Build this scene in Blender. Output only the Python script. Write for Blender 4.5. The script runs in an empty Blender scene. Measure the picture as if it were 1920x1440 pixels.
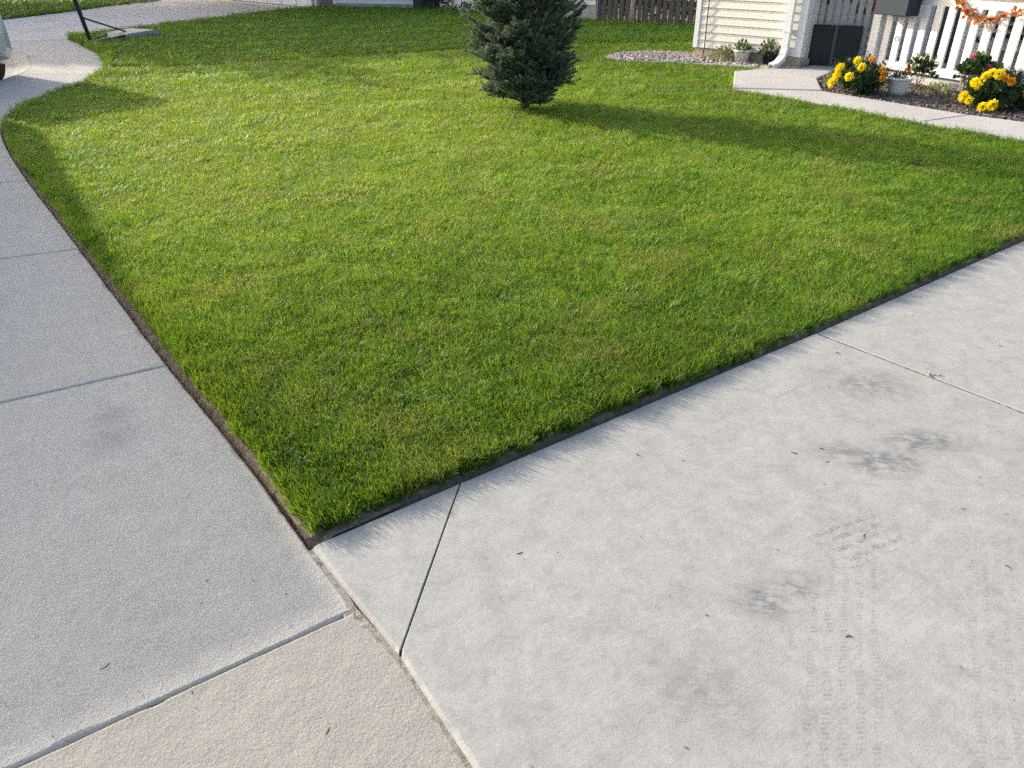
import bpy, bmesh, math, random
import numpy as np
from mathutils import Vector, Matrix, noise
from math import radians as rad, sin, cos, pi, hypot

random.seed(7); RNG = np.random.default_rng(7)
sc = bpy.context.scene
COL = sc.collection

# ------------------------------------------------------------------ camera, sky, sun
SUN_AZ, SUN_EL = 305.0, 20.5          # degrees clockwise from +Y
cam = bpy.data.cameras.new('camera'); cam_o = bpy.data.objects.new('camera', cam); COL.objects.link(cam_o)
cam.sensor_width = 36.0; cam.lens = 26.06; cam.clip_start = 0.05; cam.clip_end = 600
M = Matrix(((0.999914, 0.013090, 0.0, 0), (-0.006742, 0.514994, -0.857167, 0), (-0.011220, 0.857094, 0.515038, 1.5), (0, 0, 0, 1)))
cam_o.matrix_world = M
sc.camera = cam_o
w = bpy.data.worlds.new('World'); sc.world = w; w.use_nodes = True
nt = w.node_tree
bg = nt.nodes['Background']; sky = nt.nodes.new('ShaderNodeTexSky')
sky.sky_type = 'NISHITA'; sky.sun_disc = False
sky.sun_elevation = rad(SUN_EL); sky.sun_rotation = rad(SUN_AZ)
sky.air_density = 0.8; sky.dust_density = 4.0; sky.ozone_density = 0.6
nt.links.new(sky.outputs[0], bg.inputs[0]); bg.inputs[1].default_value = 0.15
sun = bpy.data.lights.new('sun', 'SUN'); sun.energy = 2.5; sun.angle = rad(0.6); sun.color = (1.0, 0.91, 0.77)
sun_o = bpy.data.objects.new('sun', sun); COL.objects.link(sun_o)
a, e = rad(SUN_AZ), rad(SUN_EL)
sdir = Vector((sin(a) * cos(e), cos(a) * cos(e), sin(e)))
sun_o.rotation_euler = sdir.to_track_quat('Z', 'Y').to_euler(); sun_o.location = sdir * 60
sc.view_settings.view_transform = 'Standard'; sc.view_settings.look = 'None'
sc.view_settings.exposure = 1.24; sc.view_settings.gamma = 1.0; sc.view_settings.use_curve_mapping = False
sc.render.engine = 'CYCLES'
sc.cycles.max_bounces = 6; sc.cycles.diffuse_bounces = 3; sc.cycles.transmission_bounces = 4; sc.cycles.transparent_max_bounces = 4
sc.cycles.use_adaptive_sampling = False; sc.cycles.sample_clamp_indirect = 4.0; sc.cycles.use_denoising = False; sc.cycles.denoiser = 'OPENIMAGEDENOISE'; sc.cycles.denoising_input_passes = 'RGB_ALBEDO_NORMAL'; sc.cycles.denoising_prefilter = 'ACCURATE'

# ------------------------------------------------------------------ helpers
class MB:
    """collects boxes, tubes, quads into one mesh"""
    def __init__(s): s.v = []; s.f = []
    def add(s, vs, fs):
        o = len(s.v); s.v += [tuple(p) for p in vs]; s.f += [tuple(i + o for i in f) for f in fs]; return s
    def box(s, x0, x1, y0, y1, z0, z1):
        return s.add([(x0,y0,z0),(x1,y0,z0),(x1,y1,z0),(x0,y1,z0),(x0,y0,z1),(x1,y0,z1),(x1,y1,z1),(x0,y1,z1)],
                     [(3,2,1,0),(4,5,6,7),(0,1,5,4),(1,2,6,5),(2,3,7,6),(3,0,4,7)])
    def bbox(s, x0, x1, y0, y1, z0, z1, b=0.004):
        """box with chamfered edges"""
        xs=(x0,x0+b,x1-b,x1); ys=(y0,y0+b,y1-b,y1); zs=(z0,z0+b,z1-b,z1)
        bm = bmesh.new(); bmesh.ops.create_cube(bm, size=1)
        for v in bm.verts: v.co = ((x0+x1)/2+v.co.x*(x1-x0), (y0+y1)/2+v.co.y*(y1-y0), (z0+z1)/2+v.co.z*(z1-z0))
        bmesh.ops.bevel(bm, geom=bm.edges[:], offset=b, segments=1, affect='EDGES')
        bm.verts.index_update()
        s.add([v.co[:] for v in bm.verts], [tuple(v.index for v in f.verts) for f in bm.faces]); bm.free(); return s
    def tube(s, pts, r, n=8, cap=True):
        pts = [Vector(p) for p in pts]; rs = r if isinstance(r, (list, tuple)) else [r]*len(pts)
        vs = []; fs = []; up = None
        for i, p in enumerate(pts):
            t = (pts[min(i+1, len(pts)-1)] - pts[max(i-1, 0)]).normalized()
            if up is None: up = Vector((0,0,1)) if abs(t.z) < .9 else Vector((1,0,0))
            x = t.cross(up).normalized(); y = x.cross(t).normalized(); up = y
            for k in range(n):
                an = 2*pi*k/n; vs.append(p + (x*cos(an) + y*sin(an))*rs[i])
        for i in range(len(pts)-1):
            for k in range(n):
                k2 = (k+1) % n; fs.append((i*n+k, i*n+k2, (i+1)*n+k2, (i+1)*n+k))
        if cap: fs.append(tuple(range(n))[::-1]); fs.append(tuple((len(pts)-1)*n+k for k in range(n)))
        return s.add(vs, fs)
    def lathe(s, prof, n=24, c=(0,0,0), mod=None):
        vs = []; fs = []
        for r, z in prof:
            for k in range(n):
                an = 2*pi*k/n; rr = r*(mod(k, n) if mod else 1)
                vs.append((c[0]+rr*cos(an), c[1]+rr*sin(an), c[2]+z))
        for i in range(len(prof)-1):
            for k in range(n):
                k2 = (k+1) % n; fs.append((i*n+k, i*n+k2, (i+1)*n+k2, (i+1)*n+k))
        return s.add(vs, fs)
    def prism(s, poly, axis0, axis1, ax):
        """poly in the plane of the two axes other than ax, extruded axis0..axis1 along ax ('x','y','z')"""
        n = len(poly); mk = {'x': lambda p,t:(t,p[0],p[1]), 'y': lambda p,t:(p[0],t,p[1]), 'z': lambda p,t:(p[0],p[1],t)}[ax]
        vs = [mk(p, axis0) for p in poly] + [mk(p, axis1) for p in poly]
        fs = [tuple(range(n))[::-1], tuple(range(n, 2*n))] + [(i, (i+1)%n, n+(i+1)%n, n+i) for i in range(n)]
        return s.add(vs, fs)
    def mesh(s, name, mat=None, smooth=False):
        me = bpy.data.meshes.new(name); me.from_pydata(s.v, [], s.f); me.update()
        bm = bmesh.new(); bm.from_mesh(me); bmesh.ops.recalc_face_normals(bm, faces=bm.faces[:]); bm.to_mesh(me); bm.free()
        if mat: me.materials.append(mat)
        if smooth: me.polygons.foreach_set('use_smooth', [True]*len(me.polygons))
        return me
    def build(s, name, mat, parent=None, loc=None, smooth=False, rot=None):
        return link(name, s.mesh(name, mat, smooth), parent, loc, rot)

def link(name, me, parent=None, loc=None, rot=None):
    o = bpy.data.objects.new(name, me); COL.objects.link(o)
    if parent: o.parent = parent
    if loc is not None: o.location = loc
    if rot is not None: o.rotation_euler = rot
    return o
def np_mesh(name, verts, faces, mat=None, smooth=False):
    """faces: (n,k) array of equal-sized polygons"""
    verts = np.asarray(verts, np.float32); faces = np.asarray(faces, np.int32)
    me = bpy.data.meshes.new(name); n, k = faces.shape
    me.vertices.add(len(verts)); me.vertices.foreach_set('co', verts.ravel())
    me.loops.add(n*k); me.loops.foreach_set('vertex_index', faces.ravel())
    me.polygons.add(n); me.polygons.foreach_set('loop_start', np.arange(0, n*k, k, dtype=np.int32))
    me.update(calc_edges=True); me.validate()
    if mat: me.materials.append(mat)
    if smooth: me.polygons.foreach_set('use_smooth', [True]*len(me.polygons))
    return me
def tag(o, label=None, cat=None, group=None, kind=None):
    if label: o['label'] = label
    if cat: o['category'] = cat
    if group: o['group'] = group
    if kind: o['kind'] = kind
    return o
def thing(name, label, cat, loc, rz=0, group=None):
    o = bpy.data.objects.new(name, None); COL.objects.link(o); o.location = loc; o.rotation_euler = (0,0,rz)
    o.empty_display_size = .1
    return tag(o, label, cat, group)
def copy_tree(o, parent=None):
    c = o.copy(); COL.objects.link(c)
    if parent: c.parent = parent
    for ch in list(o.children): copy_tree(ch, c)
    return c
def azr(az): return rad(90 - az)      # z rotation that lays local +X along compass azimuth az

# ------------------------------------------------------------------ materials
class NT:
    def __init__(s, name):
        s.m = bpy.data.materials.new(name); s.m.use_nodes = True; s.t = s.m.node_tree
        s.p = s.t.nodes['Principled BSDF']; s.o = s.t.nodes['Material Output']
    def n(s, ty, **kw):
        nd = s.t.nodes.new(ty)
        for k, v in kw.items():
            if k in nd.inputs.keys() if isinstance(k, str) else False: nd.inputs[k].default_value = v
            else: setattr(nd, k, v)
        return nd
    def l(s, a, b): s.t.links.new(a, b)
    def noise(s, scale, detail=4, rough=.55, vec=None, dist=0):
        nd = s.t.nodes.new('ShaderNodeTexNoise'); nd.inputs['Scale'].default_value = scale
        nd.inputs['Detail'].default_value = detail; nd.inputs['Roughness'].default_value = rough; nd.inputs['Distortion'].default_value = dist
        if vec: s.l(vec, nd.inputs['Vector'])
        return nd.outputs['Fac']
    def ramp(s, fac, stops):
        r = s.t.nodes.new('ShaderNodeValToRGB'); s.l(fac, r.inputs[0])
        while len(r.color_ramp.elements) < len(stops): r.color_ramp.elements.new(.5)
        for el, (p, c) in zip(r.color_ramp.elements, stops):
            el.position = p; el.color = (*c, 1) if not isinstance(c, (int, float)) else (c, c, c, 1)
        return r.outputs[0]
    def mix(s, fac, a, b, mode='MIX'):
        m = s.t.nodes.new('ShaderNodeMix'); m.data_type = 'RGBA'; m.blend_type = mode
        for sock, v in ((m.inputs['Factor'], fac), (m.inputs['A'], a), (m.inputs['B'], b)):
            pass
        fi = m.inputs[0]; ai = m.inputs[6]; bi = m.inputs[7]
        for sock, v in ((fi, fac), (ai, a), (bi, b)):
            if hasattr(v, 'is_output'): s.l(v, sock)
            elif isinstance(v, (int, float)): sock.default_value = v if sock is fi else (v, v, v, 1)
            else: sock.default_value = (*v, 1)
        return m.outputs[2]
    def math(s, op, a, b=None, clamp=False):
        m = s.t.nodes.new('ShaderNodeMath'); m.operation = op; m.use_clamp = clamp
        for i, v in enumerate((a, b)):
            if v is None: continue
            if hasattr(v, 'is_output'): s.l(v, m.inputs[i])
            else: m.inputs[i].default_value = v
        return m.outputs[0]
    def pos(s): return s.t.nodes.new('ShaderNodeNewGeometry').outputs['Position']
    def obj(s): return s.t.nodes.new('ShaderNodeTexCoord').outputs['Object']
    def mapping(s, vec, loc=(0,0,0), rot=(0,0,0), scale=(1,1,1), ty='POINT'):
        m = s.t.nodes.new('ShaderNodeMapping'); m.vector_type = ty
        m.inputs['Location'].default_value = loc; m.inputs['Rotation'].default_value = rot; m.inputs['Scale'].default_value = scale
        s.l(vec, m.inputs['Vector']); return m.outputs[0]
    def bump(s, h, strength=.3, dist=.01):
        b = s.t.nodes.new('ShaderNodeBump'); b.inputs['Strength'].default_value = strength; b.inputs['Distance'].default_value = dist
        s.l(h, b.inputs['Height']); s.l(b.outputs[0], s.p.inputs['Normal'])
    def color(s, c):
        if hasattr(c, 'is_output'): s.l(c, s.p.inputs['Base Color'])
        else: s.p.inputs['Base Color'].default_value = (*c, 1)
    def rough(s, r): s.p.inputs['Roughness'].default_value = r
    def rnd(s): return s.t.nodes.new('ShaderNodeObjectInfo').outputs['Random']

def simple(name, c, rough=.6, var=.12, scale=8, bump=.1, bscale=60, metal=0, spec=None):
    t = NT(name); f = t.noise(scale, 5, .6, t.obj())
    lo = tuple(x*(1-var) for x in c); hi = tuple(min(1, x*(1+var)) for x in c)
    t.color(t.ramp(f, [(.3, lo), (.7, hi)])); t.rough(rough); t.p.inputs['Metallic'].default_value = metal
    if spec is not None: t.p.inputs['Specular IOR Level'].default_value = spec
    if bump: t.bump(t.noise(bscale, 4, .6, t.obj()), bump, .004)
    return t.m

def leafy(name, c1, c2, trans=.35, rough=.5, tipc=None):
    """two-sided leaf: diffuse + translucent, colour varying in space"""
    t = NT(name); f = t.noise(30, 3, .6, t.pos()); col = t.ramp(f, [(.3, c1), (.7, c2)])
    t.color(col); t.rough(rough); t.p.inputs['Specular IOR Level'].default_value = .3
    tr = t.n('ShaderNodeBsdfTranslucent'); t.l(col, tr.inputs[0])
    mx = t.n('ShaderNodeMixShader'); mx.inputs[0].default_value = trans
    t.l(t.p.outputs[0], mx.inputs[1]); t.l(tr.outputs[0], mx.inputs[2]); t.l(mx.outputs[0], t.o.inputs[0])
    return t.m

# old sidewalk concrete: darker, coarse sandy relief, pits
def mat_sidewalk(name='old_concrete', tone=None):
    t = NT(name); p = t.pos()
    big = t.noise(1.1, 5, .6, p); mid = t.noise(9, 5, .65, p); fine = t.noise(260, 3, .7, p)
    c = t.ramp(big, [(.3, (.43,.410,.355)), (.7, (.56,.538,.468))])
    c = t.mix(.5, c, t.ramp(mid, [(.32, (.38,.367,.325)), (.68, (.56,.541,.48))]))
    c = t.mix(t.math('MULTIPLY', t.rnd(), .25), c, (.35,.325,.295))
    c = t.mix(.45, c, t.ramp(fine, [(.33, (.17,.166,.153)), (.5, (.45,.44,.40)), (.74, (.72,.70,.645))]))
    # dark damp-looking smudges left by dirt
    sm = None
    for (x, y, r) in ((-1.43, 2.18, .13), (-1.50, 2.32, .10), (-.62, 1.95, .1), (-2.6, 3.3, .14), (-.95,2.35,.12), (-1.6, 3.2,.12)):
        v = t.mapping(p, (-x, -y, 0)); g = t.n('ShaderNodeVectorMath', operation='LENGTH'); t.l(v, g.inputs[0])
        d = t.math('SUBTRACT', 1.0, t.math('DIVIDE', g.outputs['Value'], r), True)
        sm = d if sm is None else t.math('MAXIMUM', sm, d)
    sm = t.math('MULTIPLY', t.math('MULTIPLY', sm, t.noise(22, 5, .75, p)), .75, True)
    c = t.mix(sm, c, (.10,.098,.098))
    if tone: c = t.mix(1.0, c, tone, 'MULTIPLY')
    t.color(c); t.rough(.9); t.p.inputs['Specular IOR Level'].default_value = .25
    vor = t.n('ShaderNodeTexVoronoi'); vor.inputs['Scale'].default_value = 46; t.l(p, vor.inputs['Vector'])
    pit = t.ramp(vor.outputs['Distance'], [(.03, 0.0), (.16, 1.0)])
    keep = t.ramp(t.noise(7, 3, .5, p), [(.52, 1.0), (.62, 0.0)])
    pit = t.math('MAXIMUM', pit, keep)
    h = t.math('ADD', t.math('MULTIPLY', t.noise(150, 4, .65, p), .8), t.math('MULTIPLY', t.noise(34, 4, .6, p), .9))
    h = t.math('ADD', h, t.math('MULTIPLY', pit, .5))
    h = t.math('ADD', h, t.math('MULTIPLY', t.noise(13, 4, .6, p), 1.4))
    t.bump(h, .5, .006)
    return t.m
# newer driveway concrete: pale, trowel marks, tyre scuffs and dark scrapes
def mat_driveway():
    t = NT('pale_concrete'); p = t.pos()
    big = t.noise(1.6, 6, .62, p, .4); mid = t.noise(14, 6, .7, p); fine = t.noise(190, 4, .75, p)
    c = t.ramp(big, [(.26, (.28,.278,.262)), (.5, (.39,.387,.362)), (.76, (.48,.475,.445))])
    c = t.mix(.55, c, t.ramp(mid, [(.3, (.245,.244,.23)), (.7, (.53,.525,.495))]))
    c = t.mix(.34, c, t.ramp(t.noise(52, 5, .7, p), [(.36, (.19,.19,.18)), (.5, (.42,.42,.40)), (.66, (.60,.595,.56))]))
    c = t.mix(.30, c, t.ramp(fine, [(.35, (.15,.147,.14)), (.52, (.43,.42,.40)), (.70, (.64,.625,.59))]))
    c = t.mix(.42, c, t.ramp(t.noise(11, 9, .78, t.mapping(p, (9.1,2.3,0)), .5), [(.36, (.25,.25,.237)), (.5, (.395,.392,.368)), (.64, (.51,.506,.475))]))
    c = t.mix(1.0, c, (.88,.885,.865), 'MULTIPLY')
    # faint warm rust-tinted clouds
    c = t.mix(t.math('MULTIPLY', t.ramp(t.noise(2.3, 4, .6, t.mapping(p, (3.1, 7.7, 0))), [(.55, 0.0), (.75, 1.0)]), .22), c, (.54, .49, .43))
    # broom / trowel streaks run along the drive
    br = t.noise(1.0, 5, .7, t.mapping(t.mapping(p, (0,0,0), (0,0,rad(-35))), (0,0,0), (0,0,0), (4, 120, 1)))
    st = t.math('MULTIPLY', t.math('ADD', t.noise(1.0, 6, .75, t.mapping(t.mapping(p, (0,0,0), (0,0,rad(12))), (0,0,0), (0,0,0), (16, 75, 1)), 1.5), t.noise(26, 5, .7, p)), .5)
    c = t.mix(.10, c, t.ramp(br, [(.3, .28), (.7, .62)]))
    # dark rubbed patches with their own shapes
    sm = None
    for (x, y, rx, ry, k) in ((1.379,2.461,.15,.085,.62), (1.22,1.965,.10,.06,.95), (1.42,2.075,.12,.055,.85), (1.13,2.03,.09,.05,.6), (.652,1.376,.075,.05,.7), (.75,1.42,.06,.05,.55),
                              (1.9,1.95,.2,.14,.45), (.42,1.1,.12,.1,.35), (1.75,1.5,.2,.2,.3)):
        v = t.mapping(p, (-x/rx*1.0, -y/ry, 0), (0,0,0), (1/rx, 1/ry, 0)); g = t.n('ShaderNodeVectorMath', operation='LENGTH'); t.l(v, g.inputs[0])
        d = t.math('MULTIPLY', t.math('SUBTRACT', 1.0, t.math('MULTIPLY', g.outputs['Value'], .58), True), k*.95)
        sm = d if sm is None else t.math('MAXIMUM', sm, d)
    sm = t.math('MULTIPLY', t.math('MULTIPLY', sm, 2.2), t.ramp(st, [(.43, 0.0), (.58, 1.0)]), True)
    c = t.mix(t.math('MULTIPLY', sm, .8), c, (.14,.142,.15))
    for (x, y, az, hl, hw, k) in ((1.12, 2.452, 57.5, .20, .0022, .8), (1.10, 2.428, 57.5, .13, .0016, .6), (1.33, 2.60, 58, .10, .0018, .6)):
        v = t.mapping(t.mapping(p, (-x,-y,0)), (0,0,0), (0,0,-azr(az))); s = t.n('ShaderNodeSeparateXYZ'); t.l(v, s.inputs[0])
        m1 = t.math('SUBTRACT', 1.0, t.math('DIVIDE', t.math('ABSOLUTE', s.outputs[0]), hl), True)
        m2 = t.math('SUBTRACT', 1.0, t.math('DIVIDE', t.math('ABSOLUTE', s.outputs[1]), hw), True)
        c = t.mix(t.math('MULTIPLY', t.math('MULTIPLY', t.math('MULTIPLY', m1, 2.5, True), t.math('MULTIPLY', m2, 2.0, True)), t.math('MULTIPLY', t.noise(60, 3, .6, p), k*1.4), True), c, (.17,.165,.16))
    # tyre tread prints: a band of parallel ribs broken by tread blocks
    for (x, y, az, hw, hl, k) in ((.997, 1.595, 66, .075, .16, 1.25), (.80, 1.22, 22, .095, .66, .62), (1.20, 1.22, 26, .095, .62, .50)):
        v = t.mapping(p, (0,0,0), (0,0,0), (1,1,1))
        v = t.mapping(t.mapping(p, (-x,-y,0)), (0,0,0), (0,0,-azr(az)))
        s = t.n('ShaderNodeSeparateXYZ'); t.l(v, s.inputs[0])
        along = t.math('SUBTRACT', 1.0, t.math('DIVIDE', t.math('ABSOLUTE', s.outputs[0]), hl), True)
        acr = t.math('GREATER_THAN', hw, t.math('ABSOLUTE', s.outputs[1]))
        rib = t.math('GREATER_THAN', t.math('SINE', t.math('ADD', t.math('MULTIPLY', s.outputs[1], 175), t.math('MULTIPLY', t.noise(9, 3, .6, p), 5))), .1)
        blk = t.math('GREATER_THAN', t.math('SINE', t.math('ADD', t.math('MULTIPLY', s.outputs[0], 480), t.math('MULTIPLY', s.outputs[1], 200))), -.35)
        mk = t.math('MULTIPLY', t.math('MULTIPLY', t.math('MULTIPLY', rib, blk), t.math('MULTIPLY', acr, t.math('MULTIPLY', along, 2.0, True))), k)
        mk = t.math('MULTIPLY', mk, t.ramp(t.noise(38, 4, .7, p), [(.42, 0.0), (.62, 1.0)]))
        c = t.mix(t.math('MULTIPLY', mk, .62), c, (.13,.13,.135))
    t.color(c); t.rough(.82); t.p.inputs['Specular IOR Level'].default_value = .3
    h = t.math('ADD', t.math('MULTIPLY', t.noise(170, 5, .7, p), .5), t.math('MULTIPLY', br, .25))
    h = t.math('ADD', h, t.math('MULTIPLY', t.noise(22, 4, .6, p), .8))
    t.bump(h, .42, .004)
    return t.m
def mat_walk():
    t = NT('walk_concrete'); p = t.pos()
    c = t.ramp(t.noise(2.2, 6, .65, p), [(.3, (.40,.38,.35)), (.7, (.53,.51,.475))])
    c = t.mix(.35, c, t.ramp(t.noise(60, 5, .7, p), [(.3, .34), (.7, .55)]))
    t.color(c); t.rough(.85); t.bump(t.noise(120, 4, .7, p), .3, .004); return t.m
def mat_soil():
    t = NT('soil'); p = t.pos()
    c = t.ramp(t.noise(34, 6, .72, p), [(.28, (.095,.07,.05)), (.55, (.23,.175,.13)), (.76, (.36,.29,.225))])
    t.color(c); t.rough(.95); t.bump(t.noise(90, 5, .7, p), .9, .012); return t.m
def mat_thatch():
    t = NT('thatch'); p = t.pos()
    c = t.ramp(t.noise(40, 5, .7, p), [(.3, (.018,.032,.007)), (.6, (.045,.075,.015)), (.8, (.10,.09,.035))])
    t.color(c); t.rough(.95); t.bump(t.noise(120, 4, .7, p), .8, .02); return t.m
def mat_grass(name, stops, trans, dryness=.0):
    t = NT(name); p = t.pos()
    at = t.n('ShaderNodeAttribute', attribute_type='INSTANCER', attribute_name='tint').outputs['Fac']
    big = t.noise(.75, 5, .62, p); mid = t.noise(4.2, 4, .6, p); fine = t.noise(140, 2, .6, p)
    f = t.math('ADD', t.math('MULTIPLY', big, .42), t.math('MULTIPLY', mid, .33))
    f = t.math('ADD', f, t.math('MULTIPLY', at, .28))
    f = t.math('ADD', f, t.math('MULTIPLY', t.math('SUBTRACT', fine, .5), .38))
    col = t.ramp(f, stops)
    if dryness:
        dr = t.math('MULTIPLY', t.ramp(t.noise(1.9, 5, .65, t.mapping(p, (5.3,1.7,0))), [(.50, 0.0), (.66, 1.0)]), dryness)
        dr = t.math('MULTIPLY', dr, t.ramp(t.noise(90, 2, .6, p), [(.38, 0.0), (.58, 1.0)]))
        col = t.mix(dr, col, (.36,.29,.10))
    t.color(col); t.rough(.45); t.p.inputs['Specular IOR Level'].default_value = .32
    tr = t.n('ShaderNodeBsdfTranslucent'); t.l(t.mix(.5, col, (.41,.52,.02), 'MIX'), tr.inputs[0])
    mx = t.n('ShaderNodeMixShader'); mx.inputs[0].default_value = trans
    t.l(t.p.outputs[0], mx.inputs[1]); t.l(tr.outputs[0], mx.inputs[2]); t.l(mx.outputs[0], t.o.inputs[0])
    return t.m
def mat_siding(name, c):
    t = NT(name); o = t.obj(); r = t.rnd()
    f = t.noise(2.5, 4, .6, t.mapping(t.pos(), (0,0,0), (0,0,0), (1,1,2)))
    c2 = tuple(x*.9 for x in c)
    col = t.mix(t.math('MULTIPLY', f, .8), c, c2); col = t.mix(t.math('MULTIPLY', r, .14), col, tuple(x*.8 for x in c))
    t.color(col); t.rough(.5); t.bump(t.noise(1, 4, .6, t.mapping(o, (0,0,0), (0,0,0), (4, 60, 120))), .12, .003); return t.m
def mat_wood(name, c, rough=.75):
    t = NT(name); o = t.obj()
    f = t.noise(1, 5, .65, t.mapping(o, (0,0,0), (0,0,0), (45, 45, 2.2)), 1.5)
    col = t.ramp(f, [(.3, tuple(x*.55 for x in c)), (.7, c)])
    col = t.mix(t.math('MULTIPLY', t.rnd(), .45), col, tuple(x*.5 for x in c))
    t.color(col); t.rough(rough); t.bump(f, .4, .004); return t.m
def mat_brick():
    t = NT('brick_face'); r = t.rnd()
    c = t.ramp(r, [(0, (.13,.075,.06)), (.5, (.2,.12,.095)), (1, (.26,.19,.16))])
    c = t.mix(.35, c, t.ramp(t.noise(40, 4, .7, t.obj()), [(.3, .06), (.7, .3)]))
    t.color(c); t.rough(.9); t.bump(t.noise(80, 4, .7, t.obj()), .5, .004); return t.m

m_side = mat_sidewalk(); m_side_sunlit = mat_sidewalk('sunlit_beige_concrete', (.76,.75,.735)); m_drive = mat_driveway(); m_walk = mat_walk(); m_soil = mat_soil(); m_thatch = mat_thatch()  # nearest slab's beige concrete, darkened to offset the direct sun on it
m_far_drive = simple('far_concrete', (.46,.45,.435), .85, .14, 1.2, .2, 80)
m_asphalt = simple('asphalt', (.055,.055,.058), .9, .3, 30, .6, 180)
m_curb = simple('curb_concrete', (.34,.33,.31), .9, .18, 6, .4, 120)
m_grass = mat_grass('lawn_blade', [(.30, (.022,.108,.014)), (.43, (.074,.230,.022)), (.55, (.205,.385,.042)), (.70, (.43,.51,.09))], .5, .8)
m_grass_far = mat_grass('far_blade', [(.3, (.045,.165,.028)), (.55, (.09,.245,.034)), (.85, (.17,.33,.05))], .48, .12)
m_white = simple('white_paint', (.80,.79,.77), .45, .05, 5, .05, 40)
m_trim = simple('white_trim', (.80,.80,.79), .45, .04, 5, .03, 40)
m_siding = mat_siding('cream_siding', (.79,.755,.685)); m_siding2 = mat_siding('porch_siding', (.70,.655,.57)); m_siding_n = mat_siding('neighbor_siding', (.62,.66,.68))
m_found = simple('foundation_block', (.42,.35,.27), .9, .22, 12, .5, 70)
m_stone = simple('edging_stone', (.36,.36,.34), .9, .3, 16, .6, 70)
m_black = simple('black_plastic', (.010,.014,.018), .5, .25, 4, .08, 120)
m_greystrip = simple('grey_plastic', (.07,.075,.08), .5, .1, 8, .05, 60)
m_slate = simple('slate_box', (.018,.032,.046), .75, .12, 5, .06, 60)
m_grey = simple('grey_paint', (.46,.445,.42), .55, .07, 5, .06, 40)
m_pot_white = simple('cream_plastic', (.84,.83,.79), .4, .05, 6, .04, 60)
m_pot_dark = simple('navy_plastic', (.02,.028,.045), .4, .2, 6, .04, 60)
m_pot_grey = simple('fluted_resin', (.26,.235,.21), .6, .2, 9, .15, 70)
m_metal = simple('dark_steel', (.03,.033,.037), .45, .2, 6, .05, 90, metal=.6)
m_tank = simple('grey_tank', (.19,.195,.20), .55, .2, 5, .1, 60)
m_acrylic = simple('clear_board', (.55,.58,.6), .25, .05, 4, 0)
m_orange = simple('hoop_orange', (.55,.09,.02), .45, .1, 6, .05)
m_net = simple('net_cord', (.75,.74,.7), .8, .05, 6, .05)
m_bark = simple('bark', (.10,.068,.045), .95, .35, 30, .8, 60)
m_bark_pale = simple('pale_bark', (.30,.28,.25), .9, .2, 14, .5, 40)
m_fence = mat_wood('weathered_board', (.105,.10,.095))
m_door = simple('dark_door', (.035,.048,.055), .35, .1, 4, .03)
m_frost = simple('frosted_glass', (.55,.57,.56), .25, .18, 26, .1, 40)
m_brick = mat_brick(); m_mortar = simple('mortar', (.36,.34,.32), .95, .15, 20, .4)
m_roof = simple('roof_shingle', (.10,.095,.09), .9, .3, 40, .5)
m_garage = simple('garage_panel', (.70,.72,.74), .45, .04, 3, .03)
m_paint_car = simple('silver_paint', (.50,.53,.56), .22, .03, 2, 0, metal=.35)
m_car_glass = simple('car_glass', (.02,.024,.028), .06, .05, 2, 0, spec=.6)
m_tire = simple('tyre_rubber', (.022,.022,.023), .8, .2, 20, .3)
m_rim = simple('wheel_rim', (.38,.39,.4), .3, .06, 6, 0, metal=.8)
m_lamp_red = simple('tail_lens', (.35,.015,.015), .2, .05, 4, 0)
m_lamp_clear = simple('head_lens', (.6,.62,.63), .12, .05, 4, 0)
m_needle = leafy('spruce_needle', (.085,.15,.092), (.21,.29,.185), .35, .5)
m_needle_new = leafy('spruce_tip', (.24,.28,.16), (.36,.38,.22), .4, .5)
m_twig = simple('twig', (.16,.10,.055), .9, .3, 30, .4)
m_leaf_dark = leafy('dark_leaf', (.020,.047,.018), (.055,.105,.035), .3)
m_leaf_mid = leafy('mid_leaf', (.045,.10,.025), (.12,.19,.05), .35)
m_leaf_pale = leafy('pale_leaf', (.20,.24,.09), (.42,.42,.16), .35)
m_leaf_grey = leafy('silvery_leaf', (.20,.22,.13), (.36,.36,.20), .3)
m_yellow = leafy('marigold_petal', (.95,.72,.004), (1.0,.86,.02), .3)
m_gold = leafy('golden_petal', (.80,.36,.008), (.90,.46,.015), .3)
m_pink = leafy('pink_petal', (.78,.07,.26), (.90,.20,.42), .3)
m_redp = leafy('coral_petal', (.60,.07,.035), (.75,.15,.07), .3)
m_whitep = leafy('white_petal', (.72,.72,.62), (.82,.82,.74), .3)
m_autumn = leafy('autumn_leaf', (.55,.06,.02), (.80,.30,.05), .35)
m_autumn2 = leafy('tan_leaf', (.35,.25,.09), (.52,.42,.17), .35)
m_dry = leafy('dry_leaf', (.10,.075,.045), (.19,.14,.08), .2)
m_treeleaf = leafy('tree_leaf', (.03,.07,.02), (.07,.13,.035), .3)

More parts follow.
